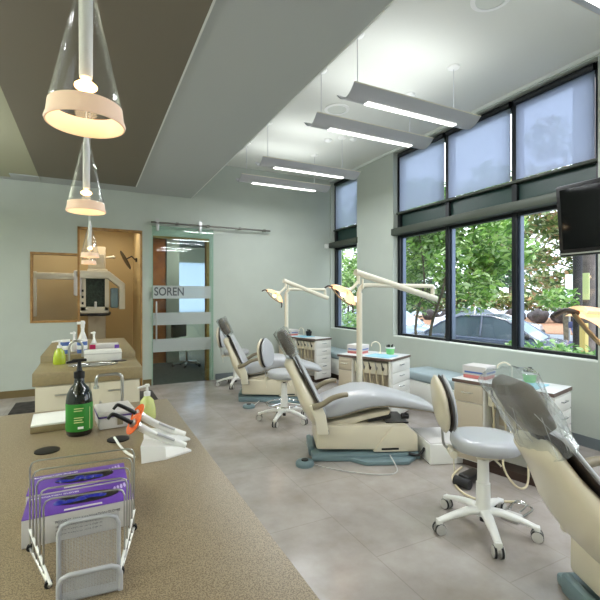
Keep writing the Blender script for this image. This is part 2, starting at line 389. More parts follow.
b = MB(); b.box((-.755, FY-.012, 1.03), (-.166, FY+.13, 1.06)); b.box((-.755, FY-.012, 2.01), (-.166, FY+.13, 2.04)); b.box((-.755, FY-.012, 1.06), (-.73, FY+.13, 2.01)); struct('trim_5', b, M['wood'])
b = MB(); b.box((-.73, FY+.05, 1.06), (-.166, FY+.056, 2.01)); b.build('window_4', M['glass'], kind='structure', smooth=0)
# corridor behind the glass door
b = MB(); b.box((.93, FY+.12, -.12), (3.6, 11.2, 0)); b.box((.9, FY, -.12), (1.8, FY+.12, 0)); struct('floor_corridor', b, M['carpet'])
b = MB(); b.box((.80, FY+.12, 0), (.893, 9.3, 2.9)); b.box((.8, 9.3, 0), (1.45, 9.42, 2.9)); struct('wall_corridor_left', b, M['orangewood'])
b = MB(); b.box((1.46, 9.25, 0), (1.72, 9.42, 2.9)); b.box((3.5, FY+.12, 0), (3.6, 11.2, 2.9)); b.box((1.46, 11.1, 0), (3.6, 11.2, 1.0)); b.box((1.46, 11.1, 2.3), (3.6, 11.2, 2.9)); struct('wall_corridor_right', b, M['wall'])
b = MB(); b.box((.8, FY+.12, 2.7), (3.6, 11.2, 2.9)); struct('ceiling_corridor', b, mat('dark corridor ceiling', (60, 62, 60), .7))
b = MB(); b.box((1.46, 11.14, 1.0), (3.5, 11.15, 2.3)); b.build('window_5', M['shade'], kind='structure', smooth=0)
area('corridor_ceiling_lamp', (1.9, 8.6, 2.68), .6, .15, 7, (1, .95, .88))
b = MB(); b.box((.893, FY-.004, 2.345), (1.795, FY+.13, 2.375)); b.box((1.75, FY-.004, 0), (1.795, FY+.13, 2.345)); struct('trim_6', b, M['wood'])

# sliding glass door with its rail
dr = thing('sliding_glass_door', 'sliding glass door with frosted bands hung from a steel rail on the far wall', 'door', (1.38, 6.93, 0))
b = MB(); b.box((.87, 6.93, .02), (1.845, 6.942, 2.52)); b.build('glass_panel', M['doorglass'], dr, world=True, smooth=0)
b = MB(); b.box((1.837, 6.929, .02), (1.8455, 6.943, 2.52)); b.box((.87, 6.929, 2.512), (1.845, 6.943, 2.5205)); b.build('glass_edge', M['glassedge'], dr, world=True, smooth=0)
for z0, z1 in ((1.375, 1.58), (.955, 1.15), (.53, .735)):
    b = MB(); b.box((.885, 6.9275, z0), (1.80, 6.9285, z1)); b.build('frosted_band', M['frost'], dr, world=True, smooth=0)
textmesh('SOREN', .185, T(.90, 6.9255, 1.425) @ R('X', 90) @ Matrix.Diagonal((.80, 1, 1, 1)), M['ink'], dr, world=True, bold=.003)
b = MB(); b.tube([(.93, 6.88, .72), (.93, 6.88, 1.33)], .013); b.tube([(.93, 6.93, .78), (.93, 6.88, .78)], .008); b.tube([(.93, 6.93, 1.27), (.93, 6.88, 1.27)], .008); b.build('handle', M['steel'], dr, world=True)
rl = thing('door_rail', 'long brushed steel sliding door rail above the glass door', 'rail', (1.85, FY, 2.56))
b = MB(); b.tube([(.85, 6.90, 2.57), (2.86, 6.90, 2.57)], .014, 12)
for x in (1.25, 1.75, 2.3, 2.75):
    b.tube([(x, 6.90, 2.57), (x, 6.999, 2.57)], .012); b.tube([(x-.02, 6.90, 2.57), (x+.02, 6.90, 2.57)], .024, 14)
b.build('rail', mat('dark brushed rail', (120, 118, 112), .4, metal=.8), rl, world=True)
for x in (.95, 1.62):
    b = MB(); b.box((x-.022, 6.90, 2.44), (x+.022, 6.925, 2.6), .008); b.tube([(x, 6.885, 2.60), (x, 6.93, 2.60)], .034, 18); b.tube([(x, 6.88, 2.60), (x, 6.886, 2.60)], .015, 12)
    b.build('door_hanger', M['steel'], dr, world=True)
b = MB(); b.box((-.87, 6.0, 0), (.83, 6.6, .012), .004); tag(b.build('floor_mat', M['matcarpet']), 'long charcoal floor mat behind the back island', 'mat')

# ================================================================== FURNITURE: islands
def island_near():
    t = thing('counter', 'large tan speckled worktop island in the left foreground', 'counter', (0, 1.35, 0))
    b = MB(); b.box((-.36, .585, .872), (.334, 2.1, .91), .003); b.build('worktop', M['counter'], t, world=True)
    b = MB(); b.box((-.361, .580, .80), (.333, .5845, .905)); b.box((.3345, .58, .86), (.3365, 2.1, .902)); b.build('edge_band', M['darkedge'], t, world=True)
    b = MB(); b.box((-.33, .62, .09), (.30, 2.07, .872)); b.box((-.30, .66, 0), (.27, 2.04, .09)); b.build('body', M['islandcream'], t, world=True)
    for k in range(3):
        y0 = .64+k*.475
        d = MB(); d.box((.30, y0, .12), (.318, y0+.46, .85), .003); d = d.build('door', M['islandcream'], t, world=True)
        h = MB(); h.tube([(.318, y0+.18, .79), (.34, y0+.18, .79), (.34, y0+.28, .79), (.318, y0+.28, .79)], .005); h.build('handle', M['steel'], d, world=True)
island_near()
def island_back():
    t = thing('island_cabinet', 'long cream island with olive tops behind the foreground worktop', 'cabinet', (0, 4.0, 0))
    b = MB(); b.box((-.33, 3.15, .827), (.33, 3.655, .91), .004); b.build('worktop', M['olive'], t, world=True)
    b = MB(); b.box((-.33, 3.655, .827), (.33, 4.9, .96), .004); b.build('worktop', M['olive'], t, world=True)
    b = MB(); b.box((-.315, 3.17, .08), (.315, 4.88, .827)); b.box((-.29, 3.2, 0), (.29, 4.85, .08)); b.build('body', M['islandcream'], t, world=True)
    for x0 in (-.31, .005):
        d = MB(); d.box((x0, 3.152, .1), (x0+.305, 3.17, .82), .003); d = d.build('door', M['islandcream'], t, world=True)
        cx = x0+.11
        h = MB(); h.tube([(cx, 3.152, .76), (cx, 3.13, .765), (cx+.09, 3.13, .765), (cx+.09, 3.152, .76)], .005); h.build('handle', M['steel'], d, world=True)
    s = MB(); s.lathe([(.13, .0), (.135, .004), (.12, .005), (.11, -.02), (.02, -.03)], 28, mtx=T(.02, 3.38, .911) @ Matrix.Diagonal((1.2, .7, 1, 1))); s.build('sink_basin', M['steel'], t, world=True)
island_back()

# ================================================================== pendants
def pendant():
    t = thing('pendant_lamp', 'x', 'lamp', (0, 0, 0), group='cone pendant lamps over the islands')
    z0 = 1.732
    b = MB(); b.lathe([(.0648, .034), (.015, .262)], 40, cap=False); b.lathe([(.0622, .034), (.012, .258)], 40, cap=False); b.build('glass_shade', M['lampglass'], t)
    b = MB(); b.lathe([(.0696, -.002), (.0709, .002), (.0696, .006), (.0674, .012), (.0648, .034), (.0622, .034), (.0648, .012), (.067, -.002), (.0696, -.002)], 48, cap=False); b.build('frosted_rim', M['frostring'], t)
    b = MB(); b.lathe([(.0, .088), (.011, .088), (.012, .095), (.0125, .25), (.006, .30), (.0, .30)], 20, cap=False); b.build('stem', M['white'], t)
    b = MB(); b.lathe([(.0, .064), (.012, .064), (.020, .070), (.020, .074), (.010, .082), (.0, .086)], 20, cap=False); b.build('bulb', M['bulb'], t)
    b = MB(); b.tube([(0, 0, .29), (0, 0, ZL-z0-.02)], .0022, 6); b.build('cord', M['white'], t)
    b = MB(); b.lathe([(.0, ZL-z0-.013), (.035, ZL-z0-.013), (.035, ZL-z0-.024), (.012, ZL-z0-.034), (.0, ZL-z0-.034)], 20, cap=False); b.build('canopy', M['white'], t)
    l = bpy.data.lights.new('pendant_bulb_light', 'POINT'); l.energy = PEND_W; l.color = (1, .72, .42); l.shadow_soft_size = .02
    lo = bpy.data.objects.new('pendant_bulb_light', l); COL.objects.link(lo); lo.parent = t; lo.location = (0, 0, .045)
    return t
p0 = pendant()
pl = [((-.007, .905), 'nearest and largest glass cone pendant lamp over the foreground counter'), ((-.013, 1.83), 'second glass cone pendant lamp, hanging just below the nearest one in view'),
      ((-.0, 3.9), 'third glass cone pendant lamp over the sink of the back island'), ((-.01, 4.72), 'farthest glass cone pendant lamp over the rear end of the back island')]
for i, ((x, y), lb) in enumerate(pl):
    o = p0 if i == 0 else dup(p0); o.location = (x, y, 1.732); o['label'] = lb

# ================================================================== ceiling light fixtures
def fixture(up=None, down=None):
    up = FIX_UP if up is None else up; down = FIX_DOWN if down is None else down
    L = 1.47
    t = thing('ceiling_light', 'x', 'light', group='suspended linear ceiling lights')
    n = 14; sec = []
    for k in range(n+1):
        a = -1+2*k/n; sec.append((a*.135, .075*a*a))
    outer = [(y, z) for y, z in sec]; inner = [(y*.96, z+.006) for y, z in sec][::-1]
    b = MB(); ringp = outer+inner
    b.loft([[V((x, y, z)) for y, z in ringp] for x in (0, L)]); b.build('trough', M['alu'], t, smooth=30)
    b = MB()
    for s_ in (-1, 1): b.tube([(0, s_*.135, .078), (L, s_*.135, .078)], .005, 8)
    b.build('edge_bead', M['beige2'], t)
    b = MB(); b.box((.21, -.028, -.006), (L-.21, .030, .002), .002); b.build('diffuser', M['diffuser'], t)
    for x in (.12, L-.22):
        b = MB(); b.tube([(x, 0, .01), (x, 0, ZH-3.08-.01)], .003, 6); c = b.build('cable', M['alu'], t)
        b = MB(); b.lathe([(.0, ZH-3.08-.001), (.06, ZH-3.08-.001), (.055, ZH-3.08-.014), (.015, ZH-3.08-.026), (0, ZH-3.08-.026)], 20, cap=False, mtx=T(x, 0, 0)); b.build('ceiling_rose', M['white'], c)
    area('fixture_downlight', (L/2, 0, -.016), L-.44, .06, down, (.93, .97, 1), parent=t)
    area('fixture_uplight', (L/2, 0, .09), L-.3, .16, up, (.94, .98, 1), rot=(PI, 0, 0), parent=t)
    return t
f0 = fixture()
fl = [(3.0, 'second nearest of the suspended ceiling lights, its left end by the grey soffit edge'), (3.63, 'suspended ceiling light in the middle of the row, beside the round ceiling speaker'),
      (5.03, 'second farthest suspended ceiling light, above the far dental chair'), (5.85, 'farthest suspended ceiling light, closest to the far wall'),
      (1.37, 'nearest suspended ceiling light at the top right corner'), (.5, None), (-.9, None), (-1.7, None)]  # the None entries are unseen lights added as fill
for i, (y, lb) in enumerate(fl):
    o = f0 if i == 0 else dup(f0); o.location = (1.93, y, 3.08); o['label'] = lb or 'unseen suspended linear light behind the camera, added for fill'
fb = None
for i, (y, lb) in enumerate(((-1.5, 'one'), (.6, 'two'), (2.7, 'three'), (4.8, 'four'))):  # unseen row added to brighten the low ceiling side
    fb = fixture(LOW_UP, LOW_DOWN) if fb is None else dup(fb)
    fb.location = (-3.0, y, 2.42); fb['label'] = 'unseen linear light added under the low ceiling to brighten the far left'; fb['group'] = 'added linear lights under the low ceiling'
    fb.scale = (1, 1, .9)
for x, y, lb in ((2.645, 4.3, 'white round ceiling speaker between the middle suspended lights'), (2.70, 2.18, 'white round ceiling speaker at the top edge near the nearest light')):
    t = thing('ceiling_speaker', lb, 'speaker', (x, y, ZH), group='round ceiling speakers')
    b = MB(); b.lathe([(.15, -.001), (.15, -.008), (.115, -.012), (.115, -.001)], 32, cap=False); b.build('rim', M['white'], t)
    b = MB(); b.lathe([(.0, -.007), (.115, -.007)], 32, cap=False); b.build('grille', mat('speaker grille', (214, 217, 208), .6), t)
for i, (x, y, lb) in enumerate(((3.05, 5.2, 'white smoke detector on the ceiling beside the window wall lights'), (3.35, 5.0, 'small white sprinkler plate on the ceiling nearer the window wall'))):
    b = MB(); b.lathe([(.0, -.03), (.03, -.03), (.055, -.012), (.055, -.001), (0, -.001)], 20, cap=False, mtx=T(x, y, ZH)); tag(b.build('smoke_detector' if i == 0 else 'sprinkler_plate', M['white']), lb, 'detector' if i == 0 else 'sprinkler')
b = MB(); b.box((4.02, FY-.05, 2.33), (4.09, FY-.001, 2.42), .012); b.tube([(4.055, FY-.05, 2.375), (4.055, FY-.062, 2.375)], .018); tag(b.build('motion_sensor', M['white']), 'small white sensor on the far wall beside the narrow window', 'sensor')

# ================================================================== benches
def bench(p, q, y0, label):
    t = thing('window_bench', label, 'bench', ((p+q)/2, y0[0], 0), group='cushioned benches under the windows')
    a, c = y0
    b = MB(); b.box((p, a, .09), (q, c, .35), .006); b.build('body', M['cabwhite'], t, world=True)
    b = MB(); b.box((p+.04, a+.02, 0), (q, c-.02, .09)); b.build('plinth', M['darkedge'], t, world=True)
    b = MB(); b.box((p-.01, a-.005, .35), (q, c+.005, .46), .03, seg=3); b.build('cushion', M['cushion'], t, world=True)
bench(3.66, 4.135, (2.55, 4.35), 'white window bench with blue grey cushion between the near and middle cabinets')
bench(3.72, 4.135, (5.0, 6.9), 'white window bench with blue grey cushion beside the far cabinet')

# ================================================================== delivery cabinets
def rotz_of(dx, dy): return math.atan2(dy, dx)
def cabinet(P, ang, L=.75, W=.42, label='', Hc=.72):
    """origin front right corner; +x depth (away), +y along the front"""
    t = thing('dental_cabinet', label, 'cabinet', (P[0], P[1], 0), math.radians(ang), group='dental delivery cabinets under the windows')
    z = Hc-.03
    b = MB(); b.box((.2, 0, .06), (W, L, z), .002); b.box((0, .49, .06), (.2, L, z), .002); b.box((0, 0, .06), (.2, .03, z), .002)
    b.build('body', M['cabwhite'], t)
    b = MB(); b.box((.04, .03, 0), (W-.02, L-.02, .06)); b.build('plinth', M['darkedge'], t)
    b = MB(); b.box((-.012, -.012, z), (W+.005, L+.012, Hc), .004); b.build('worktop', mat('pale stone top', (222, 224, 224), .3) if 'ptop' not in M else M['ptop'], t)
    b = MB(); b.box((-.0145, -.0145, z+.001), (-.012, L+.012, Hc-.003)); b.box((-.0145, -.0145, z+.001), (W+.005, -.012, Hc-.003)); b.build('edge_band', M['darkedge'] if 'eb' not in M else M['eb'], t)
    dz = (z-.08)/5
    for k in range(5):
        d = MB(); z0 = .07+k*dz; d.box((.012, -.012, z0+.004), (W-.01, -.0005, z0+dz-.004), .003); d = d.build('drawer', M['cabwhite'], t)
        h = MB(); zc = z0+dz*.62; xc = W/2; h.tube([(xc-.045, -.012, zc), (xc-.042, -.03, zc), (xc+.042, -.03, zc), (xc+.045, -.012, zc)], .005, 8); h.build('handle', M['chrome'], d)
    cream = M['cream2']
    d = MB(); d.box((-.014, .50, z-.15), (-.0005, L-.008, z-.008), .003); d = d.build('drawer', cream, t)
    h = MB(); yc = (.50+L)/2; h.tube([(-.014, yc-.045, z-.07), (-.032, yc-.042, z-.07), (-.032, yc+.042, z-.07), (-.014, yc+.045, z-.07)], .005, 8); h.build('handle', M['chrome'], d)
    d = MB(); d.box((-.014, .50, .07), (-.0005, L-.008, z-.156), .003); d.build('door', cream, t)
    # instrument holder and hoses
    hb = MB(); hb.box((.01, .05, z-.16), (.19, .47, z-.03), .01); hb = hb.build('instrument_holder', M['beige2'], t)
    for k in range(5):
        y = .10+k*.08
        s = MB(); s.tube([(-.03, y, z-.02), (.005, y, z-.11)], [.006, .010], 10); s.tube([(.0, y, z-.09), (.012, y, z-.09)], .014, 12); s.build('handpiece', M['steel'] if k % 2 else M['piping'], t)
        a = .10+k*.08+random.uniform(-.02, .02)
        s = MB(); s.tube([(.005, y, z-.11), (-.005, y, z-.16), (.02, (y+a)/2, z-.34), (.04, a+.02, z-.48), (.09, a+.05, z-.42), (.12, a+.04, z-.2)], .0065, 8, smooth=5); s.build('hose', M['hose'], t)
    b = MB(); b.box((.19, .06, .35), (.2, .46, .5)); b.build('vent_slot', M['cream2'], t)
    return t
M['cream2'] = mat('shade toned laminate', (196, 184, 164), .4); M['ptop'] = mat('pale stone top', (222, 224, 224), .3); M['eb'] = mat('brown top edge', (104, 84, 76), .4)  # cream2: shade on the cabinets' front faces is put into the colour
def cloc(P, ang, x, y):
    a = math.radians(ang); return V((P[0]+x*math.cos(a)-y*math.sin(a), P[1]+x*math.sin(a)+y*math.cos(a), .72))
CABS = [((2.93, 1.86), 14, .75, .36, 'near', 'near dental delivery cabinet with drawers, right behind the bagged headrest'),
        ((2.95, 3.67), 25, .68, .48, 'middle', 'middle dental delivery cabinet with drawers, behind the middle reclining chair'),
        ((3.27, 5.97), 16, .93, .36, 'far', 'far dental delivery cabinet with drawers, close to the narrow window')]
for P, ang, L, W, nm, lb in CABS:
    cabinet(P, ang, L, W, lb)
    rz = math.radians(ang)
    # cartons at the left end
    q = cloc(P, ang, W*.45, L-.14)
    b = MB(); b.box((-.085, -.09, 0), (.085, .10, .028), .003); o = tag(b.build('red_carton', M['redbook']), 'flat red carton under the blue and white carton on the %s cabinet' % nm, 'carton', 'red cartons on the cabinets'); o.location = q+V((0, 0, .0005)); o.rotation_euler.z = rz
    t = thing('glove_carton', 'blue and white glove carton lying on a red carton on the %s cabinet' % nm, 'carton', q+V((.005, 0, .029)), rz, 'glove cartons on the cabinets')
    b = MB(); b.box((-.09, -.09, 0), (.10, .11, .075), .003); b.build('box', M['carton'], t); b = MB(); b.box((-.0915, -.07, .015), (-.0905, .09, .03)); b.box((-.07, -.0915, .015), (.08, -.0905, .03)); b.build('printed_band', M['bluebox'], t)
    q = cloc(P, ang, W*.75, L-.36)
    b = MB(); b.lathe([(0, 0), (.022, 0), (.02, .008), (0, .012)], 16, cap=False); b.tube([(0, 0, .006), (0, 0, .07), (.0, .01, .11), (0, .06, .135), (0, .11, .11), (0, .12, .075)], .007, 10, smooth=5)
    o = tag(b.build('gooseneck_tap', M['beige2']), 'ivory gooseneck tap standing at the back of the %s cabinet top' % nm, 'tap', 'gooseneck taps on the cabinets'); o.location = q+V((0, 0, .0005)); o.rotation_euler.z = rz
    # cup
    q = cloc(P, ang, W*.72, L-.50)
    far = nm == 'far'
    t = thing('instrument_cup', '%s cup full of handled instruments on the %s cabinet' % ('black' if far else 'green', nm), 'cup', q+V((0, 0, .0005)), rz, 'instrument cups on the cabinets')
    b = MB(); b.lathe([(0, .0), (.038, 0), (.052, .06), (.054, .085), (.049, .085), (.045, .01), (0, .01)], 24, cap=False); b.build('bowl', M['black'] if far else M['green'], t)
    if not far:
        b = MB(); b.lathe([(.0545, .07), (.056, .088), (.05, .088), (.0535, .07)], 24, cap=False); b.build('rim', M['white'], t)
    b = MB()
    for k in range(9):
        a = random.uniform(0, 2*PI); r_ = random.uniform(.01, .03); b.tube([(r_*math.cos(a)*.5, r_*math.sin(a)*.5, .015), (r_*math.cos(a)*1.5, r_*math.sin(a)*1.5, random.uniform(.095, .125))], .008, 7)
    b.build('instruments', M['black'], t, kind='stuff')
    q = cloc(P, ang, .15, L-.5)
    b = MB(); b.box((-.13, -.14, 0), (.12, .16, .006), .002); o = tag(b.build('tray_cover', M['paperblue']), 'light blue paper tray cover lying on the front of the %s cabinet' % nm, 'tray cover', 'tray covers on the cabinets'); o.location = q+V((0, 0, .0005)); o.rotation_euler.z = rz

# ================================================================== dental chairs
def bag_mesh(mb, B, e, nf, hw0, hw1, th, L, seed, loose=.02, n=36, m=16):
    """crumpled film bag around a pad: axis from B along e, thickness dir nf"""
    rings = []
    yv = V((0, 1, 0))
    for i in range(m+1):
        t = i/m; c = B+e*L*t; hw = hw0+(hw1-hw0)*t; tt = th
        if i == m: hw *= .75; tt *= .5
        r = ring(c, yv, nf, hw+loose, tt+loose, n, 2.6); o = []
        for p in r:
            d = (p-c); k = noise.noise(p*8+V((seed, 0, 0)))*loose*1.1+(.3-abs(noise.noise(V((p.x*22, p.y*22, p.z*7))+V((seed, 3, 0)))))*loose*1.0
            o.append(c+d*(1+k/max(d.length, .02))+e*k*.6)
        rings.append(o)
    mb.loft(rings, cap=True)
def chair_model(name='dental_chair', recl=0):
    t = thing(name, 'x', 'dental chair', group='reclining dental treatment chairs')
    # base plate
    b = MB(); b.box((-.50, -.26, 0), (.44, .26, .055), .015)
    b.prism([(-.40, -.26), (-.18, -.27), (-.06, -.37), (.30, -.37), (.40, -.26)], 0, .035, 'z', .008)
    b.box((-.515, -.12, .0), (-.47, .2, .09), .012)
    b.build('base_plate', M['teal'], t)
    b = MB(); b.prism([(-.46, .09), (.42, .065), (.41, .20), (.33, .29), (-.46, .30)], -.22, .22, 'y', .018); b.build('pedestal', M['beige'], t)
    b = MB(); b.prism([(.03, .062), (.425, .06), (.42, .21), (.33, .285), (.20, .285), (.13, .20)], -.245, .245, 'y', .018); b.build('pedestal_cover', M['beige'], t)
    b = MB(); b.box((.10, -.248, .085), (.25, -.244, .10)); b.build('makers_strip', M['black'], t)
    b = MB(); b.box((.16, -.17, .285), (.36, .17, .30)); b.tube([(.0, -.15, .33), (.2, -.15, .36)], .03); b.tube([(.0, .15, .33), (.2, .15, .36)], .03); b.tube([(.30, -.16, .35), (.36, -.16, .35)], .025); b.build('lift_mechanism', M['black'], t)
    b = MB(); b.prism([(-.42, .27), (-.36, .31), (.10, .40), (.2, .41), (.18, .37), (-.02, .33), (-.25, .26)], -.19, .19, 'y', .01); b.build('seat_frame', M['beige'], t)
    # seat
    st = [(-.44, .42, .40, .17), (-.42, .475, .35, .215), (-.36, .505, .325, .24), (-.25, .55, .34, .25), (-.10, .595, .385, .25), (.03, .60, .415, .245), (.16, .575, .425, .235), (.32, .53, .41, .22), (.50, .475, .385, .21), (.58, .445, .37, .195), (.625, .41, .375, .14)]
    rg = []
    for x, zt, zb, hw in st: rg.append(ring((x, 0, (zt+zb)/2), (0, 1, 0), (0, 0, 1), hw, (zt-zb)/2, 28, 3.2))
    b = MB(); b.loft(rg); so = b.build('seat', M['vinyl'], t, smooth=60)
    rg = [ring((x, 0, (zb*.82+zt*.18)), (0, 1, 0), (0, 0, 1), hw+.004, .008, 28, 3.2) for x, zt, zb, hw in st[1:-1]]
    b = MB(); b.loft(rg); b.build('piping', M['armrest'], so, smooth=60)
    # backrest
    B = V((-.385, 0, .30)); Tt = B+Matrix.Rotation(math.radians(-recl), 3, 'Y') @ V((-.28, 0, .55)); e = (Tt-B); Lb = e.length; e.normalize(); nf = V((e.z, 0, -e.x))
    W_ = [(0, .14), (.04, .20), (.14, .26), (.28, .285), (.42, .27), (.58, .225), (.74, .18), (.88, .155), (.96, .14), (1, .12)]
    def bs(off0, th0, grow, lo=0, hi=1):
        r = []
        for s_, hw in W_:
            if s_ < lo or s_ > hi: continue
            th = th0*(.55 if s_ in (0, 1) else 1)*(1+.6*math.sin(PI*min(1, s_*1.3+.1)) if th0 > .03 else 1)
            r.append(ring(B+e*Lb*s_+nf*off0, (0, 1, 0), nf, hw+grow, th, 28, 2.6))
        return r
    b = MB(); b.loft(bs(-.035, .052, .0)); sh = b.build('back_shell', M['beige'], t, smooth=60)
    b = MB(); b.loft(bs(.032, .007, .004)); b.build('piping', M['piping'], sh, smooth=60)
    b = MB(); b.loft(bs(.048, .022, -.010)); b.build('back_cushion', M['vinyl'], t, smooth=60)
    # hinge brackets and armrests
    for s_ in (-1, 1):
        b = MB(); b.prism([(-.53, .485), (-.43, .50), (-.385, .40), (-.36, .24), (-.46, .24), (-.475, .36)], s_*.275-.022, s_*.275+.022, 'y', .012); br = b.build('arm_bracket', M['beige2'], t)
        b = MB(); b.tube([(-.50, s_*.30, .475), (-.42, s_*.305, .50), (-.34, s_*.31, .55), (-.26, s_*.31, .575), (-.21, s_*.30, .578)], [.034, .028], 12, smooth=4, flat=.75); b.build('armrest', M['armrest'], t)
    b = MB(); b.box((-.40, -.28, .24), (-.36, .28, .27)); b.build('cross_bar', M['black'], t)
    # headrest
    B2 = Tt+e*.02; e2 = (e*1+V((-.03, 0, .1))).normalized(); nf2 = V((e2.z, 0, -e2.x))
    b = MB(); b.box((-.015, -.03, -.10), (.012, .03, .08), .004, mtx=T(*(B2+nf*.0)) @ R('Y', math.degrees(math.atan2(e.x, e.z)))); b.build('headrest_stem', M['black'], t)
    rr = []
    for s_, hw, th in ((.0, .07, .025), (.02, .115, .045), (.08, .13, .052), (.15, .135, .052), (.21, .13, .048), (.235, .11, .03)):
        rr.append(ring(B2+e2*(s_+.01)+nf2*.02, (0, 1, 0), nf2, hw, th, 28, 4))
    b = MB(); b.loft(rr); b.build('headrest', M['vinyldark'], t, smooth=60)
    b = MB(); bag_mesh(b, B2+nf2*.02-e2*.0, e2, nf2, .125, .125, .05, .255, 3, .014); b.build('headrest_cover', M['bag'], t, smooth=25)
    return t, (B2, e2, nf2)
ch, (B2, e2, nf2) = chair_model()
ch.location = (2.246, 3.18, 0); ch.rotation_euler.z = math.radians(-23)
ch['label'] = 'middle reclining dental chair, shown in full side view at the centre of the room'
ch1 = dup(ch, (2.33, 5.40, 0), math.radians(-24), 'farthest reclining dental chair, partly behind the small round backed stool')
ch3, (B2, e2, nf2) = chair_model(recl=8)
ch3.location = (2.38, .83, 0); ch3.rotation_euler.z = math.radians(-26); ch3['label'] = 'nearest reclining dental chair with loose clear bag over its headrest, cut by the right edge'
for k in list(kids(ch3)):
    if k.name.startswith('headrest_cover'): bpy.data.objects.remove(k)
b = MB(); bag_mesh(b, B2+nf2*.02-e2*.06, e2, nf2, .145, .15, .058, .34, 11, .026, 34, 13); b.build('headrest_cover', M['bag'], ch3, smooth=12)

b = MB(); rc = random.Random(21)
for k in range(26):
    th = rc.uniform(0, 2*PI); t0 = rc.uniform(0, .35); t1 = t0+rc.uniform(.3, .6); dth = rc.uniform(-.7, .7); pts = []
    for i in range(7):
        u = i/6; tt = min(1, t0+(t1-t0)*u); a = th+dth*u; c = B2+nf2*.02-e2*.06+e2*.34*tt
        ca, sa = math.cos(a), math.sin(a); k1 = 1.02+.02*math.sin(5*u+k)
        pts.append(c+V((0, 1, 0))*.165*k1*math.copysign(abs(ca)**(2/2.6), ca)+nf2*.078*k1*math.copysign(abs(sa)**(2/2.6), sa))
    b.tube(pts, .0011, 5, smooth=2)
b.build('film_crease', M['bagcrease'], ch3)
# foot controls
def foot_control(loc, rz, label, cord):
    t = thing('foot_control', label, 'foot pedal', loc, rz, 'foot control pedals of the dental chairs')
    b = MB(); b.lathe([(.0, .0), (.075, 0), (.078, .02), (.07, .035), (.055, .042), (.0, .042)], 28, cap=False); b.build('housing', M['teal'], t)
    b = MB(); b.lathe([(.0, .042), (.03, .042), (.028, .05), (0, .05)], 20, cap=False); b.build('button', M['black'], t)
    b = MB(); b.tube(cord, .005, 8, smooth=8); b.build('cord', M['castor'], t, world=True)
foot_control((1.60, 3.11, 0), 0, 'blue grey foot pedal on the floor at the head end of the middle chair', [(1.66, 3.07, .012), (1.72, 2.98, .006), (1.85, 2.82, .006), (2.05, 2.66, .006), (2.2, 2.66, .006), (2.24, 2.80, .08)])
foot_control((1.80, 5.05, 0), 0, 'round foot pedal on the floor beside the base of the farthest chair', [(1.85, 5.1, .012), (1.92, 5.14, .006), (2.0, 5.2, .03)])

